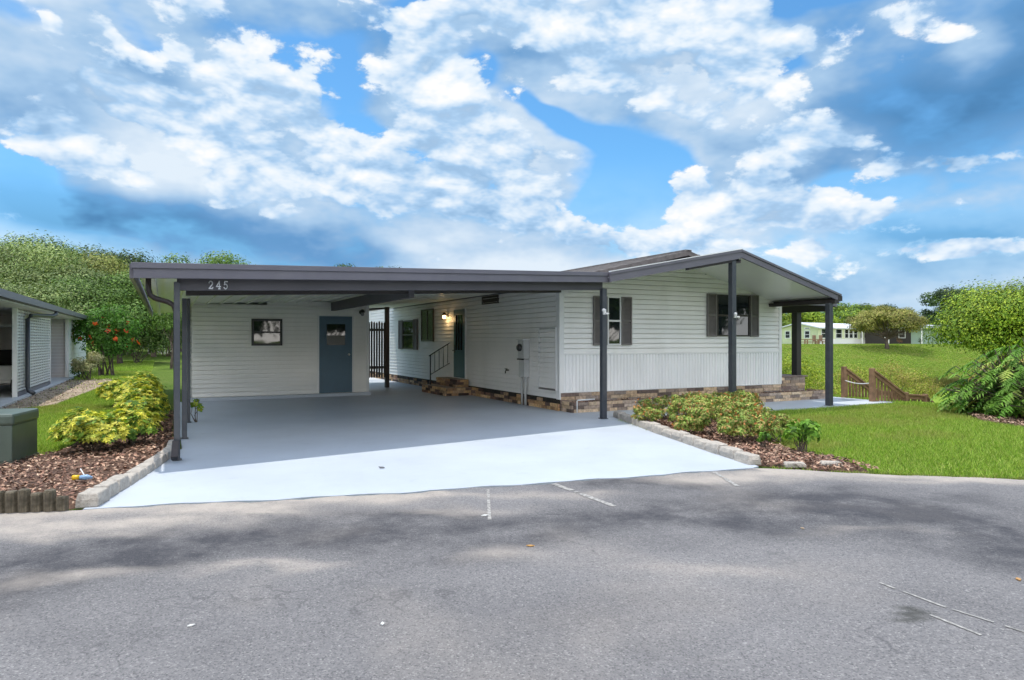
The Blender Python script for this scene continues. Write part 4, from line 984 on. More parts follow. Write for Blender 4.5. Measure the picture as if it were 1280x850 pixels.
# red flowering bush and its pale neighbour by the left building
shrub('hibiscus_bush', 'large bush with red orange blooms at the end of the neighbour building', (-9.55, 21.0), 3.0, 2.6, 3.15, [(.06, .15, .02), (.09, .22, .03), (.05, .12, .015)], 9000, .13, zb=-.05, nclump=44, m=M_leafg, flower=([(.80, .16, .05), (.72, .08, .04)], 30, .17), rcf=.4)
shrub('grassy_bush', 'pale variegated grassy bush at the foot of the red flowering bush', (-9.9, 17.7), 1.25, 1.1, 1.15, [(.38, .38, .2), (.27, .31, .13), (.45, .42, .24)], 1500, .16, aspect=.14, nclump=14)
shrub('small_bush', 'low dark green bush against the corner of the neighbour wall', (-10.25, 19.0), .8, .8, .7, [(.05, .12, .02), (.08, .18, .03)], 700, .09)

# ------------------------------------------------------------------ across the pond
RG = 'trees across the pond'
tree('round_tree', 'olive green umbrella shaped tree on the far bank in front of the houses', 1109, 72, 5.35, 8.2, G_OLIVE, 66, 420, .2, group=RG, crown_low=.12, trunk_r=.2, low=-.6, flat=.7, rcf=.36, bark=M_bark, trunk_h=1.3)
tree('maple_tree', 'large bright yellow green tree at the right edge of the far bank', 1252, 52, 6.8, 10.2, G_YEL, 50, 900, .24, group=RG, crown_low=.06, trunk_r=.18, rcf=.42, low=-.8, trunk_h=2.6)
tree('oak_tree', 'dark oak behind the second far house left of the bright tree', 1192, 104, 10.0, 12, G_DARK, 40, 300, .42, group=RG, crown_low=.15, rcf=.33, bark=M_barkg, low=-.7)
tree('oak_tree', 'dark oak half hidden behind the bright tree at the right edge', 1262, 100, 9.6, 11, G_DARK, 34, 300, .42, low=-.7, group=RG, crown_low=.2)
tree('broadleaf_tree', 'yellow green tree behind the pale house between the porch posts', 1015, 100, 6.4, 10, G_YEL, 38, 280, .36, low=-.7, group=RG, crown_low=.1)
tree('broadleaf_tree', 'yellow green tree just right of the porch canopy end', 1062, 102, 7.3, 10, G_YEL+G_MID, 38, 280, .36, low=-.7, group=RG, crown_low=.1)
tree('oak_tree', 'dark tree between the canopy end and the umbrella shaped tree', 1095, 118, 7.9, 11, G_DARK, 28, 280, .42, low=-.7, group=RG, crown_low=.2)
tree('oak_tree', 'dark tree seen left of the dark awning post behind the pale house', 985, 112, 7.4, 9, G_DARK, 28, 280, .42, low=-.7, group=RG, crown_low=.2)
tree('oak_tree', 'distant dark tree line crown left of the second far house', 1135, 125, 6.0, 12, G_DARK, 28, 280, .42, low=-.7, group=RG, crown_low=.1)
for i, (px, D, w, h, pal, lb) in enumerate([
    (990, 27, 3.0, 2.2, G_YEL, 'tall yellow green bush between the house and the slim porch post'), (1018, 29, 2.6, 2.0, G_YEL+G_OLIVE, 'yellowing bush right of the dark awning post'),
    (1042, 31, 2.2, 1.7, G_YEL, 'low light bush just left of the wooden stair rails'), (970, 31, 3, 2.4, G_MID, 'green bush close to the right wall of the house'),
    (1082, 37, 3.6, 2.1, G_YEL, 'yellow green bush above the first stair rail post'), (1112, 38, 3.8, 2.2, G_OLIVE, 'feathery bush behind the middle of the wooden stair rail'),
    (1140, 39, 3.2, 1.9, G_YEL+G_OLIVE, 'olive bush over the lower part of the stair rail'), (1062, 35, 2.6, 2.4, G_OLIVE+G_YEL, 'wispy bush behind the top of the stair rail'), (1003, 34, 3.4, 2.6, G_YEL, 'bush farther down the slope between the two posts'), (1157, 40, 1.7, 1.2, G_OLIVE, 'small round bush at the right end of the pond bushes')]):
    shrub('pond_bush', lb, at(px, D), w*1.15, w*.9, h*1.22, [(c[0]*1.35, c[1]*1.2, c[2]*1.2) for c in pal], 5200, .10, group='bushes on the near bank of the pond', nclump=26, aspect=.35, rcf=.5, zb=max(float(height(*at(px, D))), POND_Z)-.05)
# dry reeds on the far shore
r = np.random.default_rng(5); n = 5200
px = r.uniform(1120, 1275, n); base = np.array([at(p, 56.5+q) for p, q in zip(px, r.normal(0, .6, n))]); hh = r.uniform(.35, .9, n)
zb = np.maximum(height(base[:, 0], base[:, 1]), POND_Z); dx = r.normal(0, .12, (n, 2)); w = .035
V_ = np.stack([np.c_[base[:, 0]-w, base[:, 1], zb], np.c_[base[:, 0]+w, base[:, 1], zb], np.c_[base[:, 0]+dx[:, 0], base[:, 1]+dx[:, 1], zb+hh]], 1).reshape(-1, 3)
tag(np_mesh('reeds', V_, 3, colours(n, [(.30, .24, .12), (.22, .2, .08), (.15, .2, .05)]), M_grass), kind='stuff')

def far_house(name, label, corners, h, zr, mw, mr, cols=None):
    """corners: gable left, gable right (near corner), side end in plan; returns thing and face helpers"""
    g0, g1, s1 = [Vector(c) for c in corners]; s0 = g0+(s1-g1)
    zb = float(height(*g1))-.05; t = thing(name, label, 'house', (g1.x, g1.y, zb)); z1 = zb+h
    mb = MB(); m0 = (g0+g1)/2; m1 = (s0+s1)/2
    mb.poly([(*g0, zb-1), (*g1, zb-1), (*s1, zb-1), (*s0, zb-1), (*g0, z1), (*g1, z1), (*s1, z1), (*s0, z1), (*m0, zr-.05), (*m1, zr-.05)], [(0, 1, 5, 8, 4), (1, 2, 6, 5), (2, 3, 7, 9, 6), (3, 0, 4, 7)])
    build('wall', mb, mw, t)
    d = (s1-g1).normalized(); g = (g1-g0).normalized(); mb = MB()
    for (e0, e1, sg) in ((g1, s1, 1), (g0, s0, -1)):
        A_, B_ = e0+g*sg*.4-d*.4, e1+g*sg*.4+d*.4; C_, D_ = m1+d*.4, m0-d*.4; sl_ = (zr-z1)/((g1-g0).length/2)*.4
        q = [(*A_, z1-sl_), (*B_, z1-sl_), (*C_, zr), (*D_, zr)]
        mb.poly([(x, y, z+.02) for x, y, z in q]+[(x, y, z+.16) for x, y, z in q], [(0,3,2,1),(4,5,6,7),(0,1,5,4),(1,2,6,5),(2,3,7,6),(3,0,4,7)])
    build('roof', mb, mr, t)
    return t, g0, g1, s1, g, d, zb
def far_win(t, o, d, s0, s1, z0, z1, fm=None, nm='window', mull='h'):
    n = Vector((d.y, -d.x))
    f = lambda s, oo, z: (o.x+d.x*s+n.x*oo, o.y+d.y*s+n.y*oo, z)
    return window(t, s0, s1, z0, z1, f, fm or M_white, mull, fw=.09, depth=.06, name=nm)
M_pyel = mat('pale_yellow_siding', (.58, .62, .40), .6, .04, 2); M_pgrn = mat('pale_green_siding', (.42, .56, .47), .6, .04, 2); M_met = mat('white_metal_roof', (.62, .64, .68), .5, .05, 2)
M_tanr = mat('brown_tile_roof', (.27, .18, .12), .8, .15, 3)
t, g0, g1, s1, g, d, zb = far_house('mobile_home', 'pale yellow mobile home with white metal roof across the pond', [C2W(34.9, 88.5), C2W(37.7, 84), C2W(51.1, 93.5)], 2.05, 3.55, M_pyel, M_met)
for s0_, s1_ in ((.6, 1.4), (2.2, 3.0), (3.4, 4.2)): far_win(t, g0, g, s0_, s1_, zb+.75, zb+1.75)
for s0_, s1_ in ((2.2, 3.0), (3.4, 4.2)): far_win(t, g0, g, s0_, s1_, zb+1.9, zb+2.15, mull=None)
for s0_, s1_ in ((.6, 2.1), (3.9, 5.4), (6.0, 7.0), (7.1, 8.1), (8.2, 9.2), (9.8, 10.5), (10.8, 11.6)): far_win(t, g1, d, s0_, s1_, zb+.75, zb+2.0)
mb = MB(); mb.poly([(*(g1+d*.2+Vector((d.y, -d.x))*.03), zb), (*(g1+d*13.5+Vector((d.y, -d.x))*.03), zb), (*(g1+d*13.5+Vector((d.y, -d.x))*.03), zb+.7), (*(g1+d*.2+Vector((d.y, -d.x))*.03), zb+.7)], [(0, 1, 2, 3)]); build('lower_panel', mb, M_white, t)
t, g0, g1, s1, g, d, zb = far_house('mobile_home', 'pale green mobile home with an open shaded porch across the pond', [C2W(45.8, 91), C2W(55.6, 85), C2W(60.5, 93)], 2.05, 3.5, M_pgrn, M_met)
for s0_, s1_ in ((3.4, 4.2), (5.0, 5.8), (9.4, 10.2), (10.6, 11.2)): far_win(t, g0, g, s0_, s1_, zb+.8, zb+1.9)
n_ = Vector((g.y, -g.x)); mb = MB(); e0 = g0+g*1.0+n_*.03; e1 = g0+g*6.4+n_*.03; mb.poly([(*e0, zb), (*e1, zb), (*e1, zb+2.1), (*e0, zb+2.1)], [(0, 1, 2, 3)]); build('porch_shade_panel', mb, M_bronze, t)  # flat dark panel painted for the shade inside the open porch
aw = thing('patio_awning', 'white flat patio awning on thin posts in front of the pale green home', 'awning', (*(g0+g*7), zb))
mb = MB(); o = g0+g*.5+n_*.1; mb.obox(o, g, n_, 11, 2.4, zb+2.05, zb+2.15); build('roof', mb, M_met, aw)
for s_ in (.6, 3.6, 7.2, 10.9):
    p = o+g*(s_-.1)+n_*2.5; mb = MB(); mb.box(p.x-.05, p.x+.05, p.y-.05, p.y+.05, zb-.3, zb+2.05); build('post', mb, M_white, aw)
for s_, hh_, lb in ((7.0, .9, 'dark potted plant left on the shaded patio'), (4.6, 1.1, 'reddish potted plant on the shaded patio')):
    p = o+g*s_+n_*1.6; shrub('potted_plant', lb, (p.x, p.y), .9, .9, hh_, G_DARK if 'dark' in lb else [(.3, .12, .08), (.1, .12, .04)], 260, .12, zb=zb, cat='potted plant')
t, g0, g1, s1, g, d, zb = far_house('low_house', 'low brown roofed house behind the bright tree at the right edge', [C2W(62, 96), C2W(74, 90), C2W(78, 99)], 2.0, 3.6, mat('tan_wall', (.35, .3, .25), .8, .1, 2), M_tanr)
for s_ in (1, 3.4, 6, 8.5): far_win(t, g0, g, s_, s_+1.2, zb+.7, zb+1.7)
cpx = thing('open_carport', 'open carport with white posts behind the trunk of the bright tree', 'carport', (*C2W(58, 86), 1.0))
for i in range(6):
    p = C2W(56.5+i*1.6, 86-.25*i); z = float(height(*p)); mb = MB(); mb.box(p[0]-.06, p[0]+.06, p[1]-.06, p[1]+.06, z-.1, z+1.8); build('post', mb, M_white, cpx)
p0, p1 = C2W(56, 86.4), C2W(66, 84.9); z = float(height(*p0)); mb = MB(); dd = Vector(p1)-Vector(p0); L_ = dd.length; dd.normalize(); mb.obox(p0, dd, (-dd.y, dd.x), L_, 4, z+1.8, z+1.95); build('roof', mb, M_tanr, cpx)
# wooden deck on the far bank
dk = thing('deck', 'small raised wooden deck with railing in front of the pale yellow home', 'deck', (*at(1015, 78), 0.5))
q0, q1 = Vector(at(996, 79)), Vector(at(1036, 78)); dd = (q1-q0); L_ = dd.length; dd.normalize(); nn = Vector((dd.y, -dd.x)); zf = 0.95
mb = MB(); mb.obox(q0, dd, -nn, L_, 2.5, zf-.12, zf); build('floor', mb, M_conc, dk)
for i in range(4):
    for s_, n2 in ((0, 0), (1, 2.4)):
        p = q0+dd*(L_*i/3)-nn*n2; mb = MB(); mb.box(p.x-.06, p.x+.06, p.y-.06, p.y+.06, zf-1.2, zf+.6); build('post', mb, M_wood, dk)
for z_ in (.3, .58):
    mb = MB(); mb.bar((*q0, zf+z_), (*q1, zf+z_), .05, .08); build('rail', mb, M_wood, dk)
for i, x_ in enumerate((2.2, 2.9)):
    p = q0+dd*x_-nn*1.2; c_ = thing('garden_chair', ['left', 'right'][i]+' wooden chair on the small deck across the pond', 'chair', (p.x, p.y, zf))
    mb = MB(); mb.box(p.x-.28, p.x+.28, p.y-.28, p.y+.28, zf+.38, zf+.44); build('seat', mb, M_tanr, c_)
    mb = MB(); mb.box(p.x-.28, p.x+.28, p.y+.25, p.y+.3, zf+.44, zf+1.1); build('backrest', mb, M_tanr, c_)
    for sx in (-.25, .25):
        for sy in (-.25, .25): mb = MB(); mb.box(p.x+sx-.03, p.x+sx+.03, p.y+sy-.03, p.y+sy+.03, zf, zf+.38); build('leg', mb, M_tanr, c_)

# ------------------------------------------------------------------ wooden stair down to the pond
wr = thing('wooden_stair', 'brown wooden stair with slatted railings leading down to the pond', 'stair', (7.8, -1.5, 0))
dv = Vector((.93, -.36)).normalized(); nv = Vector((-dv.y, dv.x))
def rail_run(o, segs, sgn):
    # segs: (distance, rail height) breakpoints
    for (s0, z0), (s1, z1) in zip(segs[:-1], segs[1:]):
        p, q = o+dv*s0, o+dv*s1
        mb = MB(); mb.bar((*p, z0), (*q, z1), .12, .035); build('hand_rail', mb, M_wood, wr)
        mb = MB(); mb.bar((*p, z0-.72), (*q, z1-.72), .04, .09); build('lower_rail', mb, M_wood, wr)
        mb = MB(); mb.bar((*p, z0-.06), (*q, z1-.06), .04, .09); build('upper_rail', mb, M_wood, wr)
        n = max(2, int((s1-s0)/.085))
        for i in range(n):
            t_ = (i+.5)/n; a_ = p.lerp(q, t_)+nv*.03; z = z0+(z1-z0)*t_
            mb = MB(); mb.box(a_.x-.018, a_.x+.018, a_.y-.018, a_.y+.018, z-.85, z-.03); build('baluster', mb, M_wood, wr)
o1, o2 = Vector((7.81, -1.52)), Vector((8.22, -.45))
run = [(0.05, .74), (.84, .17), (1.36, .13), (1.62, -.10), (3.1, -1.2)]
rail_run(o1, run, 1); rail_run(o2, run, -1)
for o in (o1, o2):
    for s_, zt_, zb_ in ((0, .80, -.1), (.86, .22, -.7), (1.36, .17, -.8), (3.1, -1.1, -2.0)):
        p = o+dv*s_; mb = MB(); mb.box(p.x-.05, p.x+.05, p.y-.05, p.y+.05, zb_, zt_); build('post', mb, M_wood, wr, bevel=.005)
for i in range(10):
    s_ = .05+i*.3; z = -.04-.2*i if i < 3 else (-.62 if s_ < 1.4 else -.62-.2*(i-4)); p = o1+dv*s_
    mb = MB(); mb.obox((p.x, p.y), dv, nv, .29, 1.12, z-.04, z); build('step', mb, M_wood, wr)
ch = thing('rope_barrier', 'thin pale rope strung across the top of the wooden stair', 'rope', (8.0, -1.0, .5))
pts = [o1.lerp(o2, i/10) for i in range(11)]; mb = MB(); mb.tube([(p.x, p.y, .45-.05*sin(pi*i/10)) for i, p in enumerate(pts)], .012, 6); build('rope', mb, M_white, ch)

# ------------------------------------------------------------------ neighbour's garage building
nb = thing('garage_building', 'low white garage building with dark eave on the left', 'garage', (-10.7, 14, 0))
mb = MB(); siding(mb, (-10.7, 26.3), (0, -1), (1, 0), 6.7, -.1, 2.42, pitch=.2, lip=.02); siding(mb, (-16.5, 26.3), (1, 0), (0, 1), 5.8, -.1, 2.42, pitch=.2, lip=.02)
siding(mb, (-16.5, 3), (0, 1), (-1, 0), 23.3, -.1, 2.42, pitch=.2, lip=.02)
tag(build('wall', mb, M_side, nb), 'far siding wall beyond the porch recess')
mb = MB(); siding(mb, (-16.4, 19.55), (1, 0), (0, -1), 5.6, -.0, 2.42, pitch=.13, lip=.012); build('recess_wall', mb, M_pink, nb)
mb = MB(); mb.box(-16.45, -10.75, 19.56, 26.25, -.1, 2.4); build('wall_core', mb, M_white, nb)
mb = MB(); mb.box(-16.4, -11.2, 14.7, 14.8, .03, 2.40); mb.box(-16.48, -16.38, 3, 19.5, 0, 2.4); build('inner_wall', mb, M_pink, nb)
mb = MB(); mb.box(-10.78, -10.66, 19.42, 19.54, -.1, 2.42); mb.box(-10.77, -10.67, 8.93, 9.02, -.05, 2.42); mb.box(-10.77, -10.67, 14.66, 14.76, -.05, 2.42); build('corner_post', mb, M_white, nb)
mb = MB(); mb.box(-16.5, -10.5, 3, 19.5, -.1, .03); build('floor', mb, M_conc, nb)
lt = MB(); z = .16
while z < 2.36: lt.box(-10.70, -10.685, 9.04, 14.64, z, z+.042); z += .082
for i in range(15): y = 9.15+i*.38; lt.box(-10.718, -10.702, y, y+.05, .14, 2.38)
build('lattice_screen', lt, M_white, nb)
mb = MB(); mb.box(-10.745, -10.725, 9.04, 14.64, .12, 2.38); tag(build('screen_back', mb, M_pink, nb), 'greyed backing behind the lattice')
mb = MB(); mb.box(-10.72, -10.66, 9.04, 14.64, .02, .13); build('base_rail', mb, M_char, nb)
mb = MB(); y0, y1 = 2.2, 26.7
mb.poly([(-10.28, y0, 2.33), (-16.9, y0, 2.33), (-16.9, y1, 2.33), (-10.28, y1, 2.33), (-10.28, y0, 2.50), (-16.9, y0, 2.50), (-16.9, y1, 2.50), (-10.28, y1, 2.50), (-13.6, y0, 2.78), (-13.6, y1, 2.78)], [(0, 1, 2, 3), (0, 3, 7, 4), (1, 5, 6, 2), (4, 7, 9, 8), (8, 9, 6, 5), (0, 4, 8, 5, 1), (3, 2, 6, 9, 7)])
build('roof', mb, M_char, nb)
mb = MB(); mb.box(-10.27, -10.18, y0, y1, 2.34, 2.49); build('gutter', mb, M_char, nb)
mb = MB(); mb.box(-16.8, -10.32, y0+.1, y1-.1, 2.30, 2.327); build('soffit', mb, M_white, nb)
ds2 = thing('downspout', 'dark downspout bending onto the lattice wall of the neighbour building', 'downspout', (-10.6, 10, 0))
mb = MB(); mb.tube([(-10.24, 12.3, 2.36), (-10.24, 12.3, 2.25), (-10.30, 12.1, 2.20), (-10.56, 10.2, 2.14), (-10.61, 10.05, 2.05), (-10.61, 10.03, .22), (-10.58, 10.0, .12), (-10.45, 9.9, .05)], .055, 10); build('pipe', mb, M_post, ds2, smooth=True)

# golf cart parked in the garage
gc = thing('golf_cart', 'cream golf cart parked inside the open left garage', 'golf cart', (-11.5, 11.4, .03))
gx0, gx1 = -12.05, -10.93; CY_ = -1.2
mb = MB(); mb.prism([(gx0, 10.40), (gx1, 10.40), (gx1, 12.30), (gx0, 12.30)], .30, .42); 
for (y0, y1, z1) in ((10.25, 10.90, .78), (11.55, 12.40, .66)):
    mb.poly([(gx0, y0, .40), (gx1, y0, .40), (gx1, y1, .40), (gx0, y1, .40), (gx0+.08, y0+.12, z1), (gx1-.08, y0+.12, z1), (gx1-.05, y1, z1), (gx0+.05, y1, z1)], [(0,3,2,1),(4,5,6,7),(0,1,5,4),(1,2,6,5),(2,3,7,6),(3,0,4,7)])
build('body', mb, M_cream, gc, bevel=.03)
mb = MB(); mb.box(gx0+.05, gx1-.05, 11.55, 12.05, .67, .80); mb.box(gx0+.05, gx1-.05, 12.00, 12.12, .80, 1.2); build('seat', mb, M_tyre, gc, bevel=.03)
for y in (10.38, 12.05):
    for x in (gx0, gx1):
        mb = MB(); mb.tube([(x-.09, y, .24), (x-.08, y, .24), (x+.08, y, .24), (x+.09, y, .24)], [.16, .215, .215, .16], 20); w_ = build('wheel', mb, M_tyre, gc, smooth=True)
        mb = MB(); mb.tube([(x-.095, y, .24), (x+.095, y, .24)], .10, 16); build('rim', mb, M_galv, w_, smooth=True)
for x in (gx0+.06, gx1-.06):
    for y, y2 in ((10.70, 10.95), (12.25, 12.15)): mb = MB(); mb.tube([(x, y, .75), (x, y2, 1.85)], .02, 8); build('roof_post', mb, M_tyre, gc)
mb = MB(); mb.box(gx0-.02, gx1+.02, 10.75, 12.40, 1.85, 1.91); build('roof', mb, M_cream, gc, bevel=.02)
mb = MB(); mb.tube([(gx0+.3, 10.85, .75), (gx0+.3, 11.12, 1.05)], .02, 8); build('steering_column', mb, M_tyre, gc)

# ------------------------------------------------------------------ planting beds
M_soil = mat('bark_soil', (.10, .055, .035), .95, .4, 14, .9, 30)
def chips(name, poly, n, zfun, seed, pal=None, size=(.025, .07)):
    r = np.random.default_rng(seed); P_ = np.array(poly); lo, hi = P_.min(0), P_.max(0); pts = []
    while len(pts) < n:
        q = r.uniform(lo, hi, (n, 2)); ins = np.zeros(n, bool); j = len(P_)-1
        for i in range(len(P_)):
            c = ((P_[i, 1] > q[:, 1]) != (P_[j, 1] > q[:, 1])) & (q[:, 0] < (P_[j, 0]-P_[i, 0])*(q[:, 1]-P_[i, 1])/(P_[j, 1]-P_[i, 1]+1e-9)+P_[i, 0]); ins ^= c; j = i
        pts += list(q[ins])
    q = np.array(pts[:n]); z = zfun(q[:, 0], q[:, 1])+r.uniform(0.005, .035, n)
    C = np.c_[q, z]; nr = unit(rvec(n, r)*.55+np.array([0, 0, 1]))
    s = r.uniform(*size, n)
    return tag(np_mesh(name, leaf_quads(C, nr, s, .5, r), 4, colours(n, pal or [(.28, .15, .10), (.19, .095, .065), (.36, .22, .15), (.10, .055, .04), (.44, .30, .21)], .25, r), M_bark2), kind='stuff')
M_bark2 = mat('bark_chip', (1, 1, 1), .85, .2, 30, attr=True)
def bed(name, poly, z0, amp=.03, step=.12, m=None):
    P_ = np.array(poly); c = P_.mean(0); mb = MB(); n = len(poly)
    def zz(a, b): return z0+amp*(.5+.5*np.sin(np.asarray(a)*3.1+1)*np.cos(np.asarray(b)*2.7))
    # triangulated fan in rings
    K = 10
    for i in range(n):
        A_, B_ = P_[i], P_[(i+1) % n]; m_ = max(1, int(np.linalg.norm(B_-A_)/.4))
        for j in range(m_):
            a0, a1 = A_+(B_-A_)*j/m_, A_+(B_-A_)*(j+1)/m_
            for k in range(K):
                t0, t1 = k/K, (k+1)/K; q = [a0*(1-t0)+c*t0, a1*(1-t0)+c*t0, a1*(1-t1)+c*t1, a0*(1-t1)+c*t1]
                mb.poly([(p[0], p[1], float(zz(*p)) if (ii > 1 or k) else z0-.06) for ii, p in enumerate(q)], [(0, 1, 2, 3)])
    tag(build(name, mb, m or M_soil), kind='structure'); return zz
BL = [(-8.62, -4.93), (-8.05, -5.1), (-7.93, -4.9), (-7.72, -4.2), (-7.5, -3.3), (-7.22, -2.2), (-7.17, -1.2), (-7.15, 3.4), (-7.9, 3.6), (-8.25, 1.2), (-8.45, -1.2), (-8.85, -1.9), (-9.6, -1.6), (-11.5, -1.4), (-12.5, -4.4), (-9.6, -4.75)]
zl = bed('mulch_bed', BL, .0); chips('mulch', BL, 13000, zl, 3)
BR = [(.37, -1.5), (.20, -2.1), (-.30, -3.6), (-.80, -5.2), (-1.05, -6.3), (-.75, -6.85), (-.2, -7.25), (.05, -6.7), (.25, -5.6), (.8, -4.4), (1.5, -3.2), (2.6, -2.3), (3.3, -1.92), (.42, -1.92)]
zr_ = bed('mulch_bed', BR, .0); chips('mulch', BR, 9000, zr_, 4)
BP = [(5.75, -5.9), (6.1, -4.9), (7.0, -4.1), (8.4, -3.9), (9.6, -4.6), (9.8, -6.5), (8.6, -7.6), (6.8, -7.4), (5.9, -6.8)]
zp_ = bed('mulch_bed', BP, -.01); chips('mulch', BP, 7000, zp_, 6, [(.36, .24, .17), (.28, .17, .12), (.42, .30, .22), (.2, .12, .08)])
BN = [(-10.6, 5), (-9.6, 6.5), (-9.2, 12), (-8.7, 17), (-9.3, 18.2), (-10.6, 18.5)]
zn_ = bed('dirt_path', BN, -.02, .015, m=mat('dry_dirt', (.36, .28, .21), .95, .3, 1.5, .6, 40, dirt=((.14, .12, .06), 1.2, .7))); chips('dirt', BN, 1800, zn_, 7, [(.36, .27, .2), (.28, .2, .14), (.42, .34, .26), (.16, .12, .08)], (.03, .08))
BT = [(.05, -.46+.03), (7.5, -.46+.03), (7.5, -.08), (.05, -.08)]
chips('planter_mulch', BT, 2600, lambda a, b: np.full_like(a, .17), 8)

def stone_block(p, q, w, h, z0, nm, label, cat, group, m, seed):
    """rough hewn block between plan points p, q"""
    r = random.Random(seed); p, q = Vector(p), Vector(q); c = (p+q)/2; d = (q-p); L_ = d.length*.5-.006; d.normalize(); n = Vector((-d.y, d.x))
    mb = MB(); pts = []; K = 5
    for iz, zz in enumerate((0, .55, 1.0)):
        for i, (u_, v_) in enumerate([(-1, -1), (0, -1), (1, -1), (1, 0), (1, 1), (0, 1), (-1, 1), (-1, 0)]):
            sh = .86 if iz == 2 else 1.0; v = c+d*u_*L_*sh*r.uniform(.93, 1.0)+n*v_*w/2*sh*r.uniform(.88, 1.06); pts.append((v.x, v.y, z0+h*zz*r.uniform(.94, 1.04)))
    f = [tuple(range(8))[::-1], tuple(range(16, 24))]
    for k in range(2):
        for i in range(8): f.append((k*8+i, k*8+(i+1) % 8, k*8+8+(i+1) % 8, k*8+8+i))
    mb.poly(pts, f); o = build(nm, mb, m, loc=(c.x, c.y, z0), bevel=.012); return tag(o, label, cat, group)
ORD = ['first', 'second', 'third', 'fourth', 'fifth', 'sixth', 'seventh', 'eighth', 'ninth', 'tenth', 'eleventh', 'twelfth', 'thirteenth', 'fourteenth', 'fifteenth', 'sixteenth', 'seventeenth', 'eighteenth', 'nineteenth', 'twentieth', 'twenty-first', 'twenty-second']
def lerp_path(path, n):
    P_ = [Vector(p) for p in path]; Ls = [0]
    for a, b in zip(P_[:-1], P_[1:]): Ls.append(Ls[-1]+(b-a).length)
    out = []
    for i in range(n+1):
        s = Ls[-1]*i/n
        for k in range(len(P_)-1):
            if s <= Ls[k+1]+1e-6: out.append(P_[k].lerp(P_[k+1], (s-Ls[k])/(Ls[k+1]-Ls[k]))); break
    return out
pr = lerp_path([(-1.12, -6.33), (-.84, -5.3), (-.33, -3.6), (.18, -2.1), (.40, -1.45)], 14)
for i in range(14): stone_block(pr[i], pr[i+1], .17, .115+.02*((i*7) % 3)/2, .0, 'edging_stone', ORD[i]+' pale stone from the road in the right edging row', 'edging stone', 'edging stones right of the driveway', M_stone, i)
plf = lerp_path([(-7.95, -5.16), (-7.70, -4.25), (-7.50, -3.4), (-7.26, -2.3), (-7.22, -1.6)], 12)
for i in range(12): stone_block(plf[i], plf[i+1], .15 if i else .19, .13 if i < 3 else .095, .0, 'edging_stone', ORD[i]+' pale stone from the road in the left edging row', 'edging stone', 'edging stones left of the driveway', M_stone, 30+i)
for i, (x, y, lb) in enumerate([(-.80, -6.62, 'flat broken stone lying in the mulch near the road'), (-.38, -6.78, 'small loose pale stone at the mulch tip beside the lawn')]): stone_block((x-.11, y+.08), (x+.11, y-.06), .12, .06, .0, 'loose_stone', lb, 'stone', None, M_stone, 60+i)
# short timber stakes along the road
tpth = lerp_path([(-12.6, -4.3), (-9.6, -4.72), (-8.62, -4.98), (-8.08, -5.16)], 46)
for i in range(46):
    p = tpth[i].lerp(tpth[i+1], .5); j = 45-i; r_ = random.Random(i); w = (tpth[i+1]-tpth[i]).length*.5-.004; hh = .19+r_.uniform(-.035, .03)-(.05 if j == 0 else 0)
    mb = MB(); nn = 8; pts = []
    for z, k in ((-.05, 1), (hh-.012, 1), (hh, .86)):
        for q in range(nn): a_ = 2*pi*(q+.5)/nn; pts.append((p.x+cos(a_)*w*1.08*k, p.y+sin(a_)*w*.95*k, z+(r_.uniform(-.006, .006) if z > .1 else 0)))
    mb.poly(pts, [tuple(range(2*nn, 3*nn))]+[(k*nn+q, k*nn+(q+1) % nn, (k+1)*nn+(q+1) % nn, (k+1)*nn+q) for k in (0, 1) for q in range(nn)])
    o = build('timber_stake', mb, M_woodd, loc=(p.x, p.y, 0)); vis = j < 9
    tag(o, (ORD[j]+' dark timber stake counted from the left edging stones' if j < 16 else 'weathered timber stake in the bed edging left of the frame'), 'edging stake', 'timber stakes edging the left bed')
    if j >= 14: bpy.data.objects.remove(o)
# green utility cabinet
ub = thing('utility_cabinet', 'dark green metal utility cabinet on the mulch at the left edge', 'utility box', (-9.3, -1.7, 0))
ang = radians(-12)
def ubp(x, y): return (-9.27+x*cos(ang)-y*sin(ang), -1.78+x*sin(ang)+y*cos(ang))
def uprism(x0, x1, y0, y1, z0, z1, m, nm, bev=.0):
    mb = MB(); mb.prism([ubp(x0, y0), ubp(x1, y0), ubp(x1, y1), ubp(x0, y1)], z0, z1); return build(nm, mb, m, ub, bevel=bev)
uprism(-.42, .40, -.38, .36, .0, .46, M_green, 'body', .01); uprism(-.44, .42, -.40, .38, .455, .60, M_green, 'lid', .035)
uprism(.12, .17, -.409, -.401, .40, .435, M_knob, 'lock'); uprism(-.44, .42, -.40, .38, -.05, .02, M_woodd, 'pad', .01)
# dropped items in the mulch
yc = thing('hose_end', 'yellow and blue plastic sprinkler end lying on the mulch near the timber stakes', 'sprinkler', (-8.15, -3.9, .05))
mb = MB(); mb.tube([(-8.18, -3.87, .06), (-8.12, -3.89, .06)], .027, 12); build('yellow_cap', mb, M_yel, yc, smooth=True)
mb = MB(); mb.tube([(-8.115, -3.895, .06), (-8.05, -3.91, .06), (-8.0, -3.92, .055)], [.022, .03, .01], 12); build('blue_body', mb, M_bluepl, yc, smooth=True)
mb = MB(); mb.tube([(-8.08, -3.87, .08), (-8.12, -3.78, .13)], .006, 6); build('spike', mb, M_white, yc)

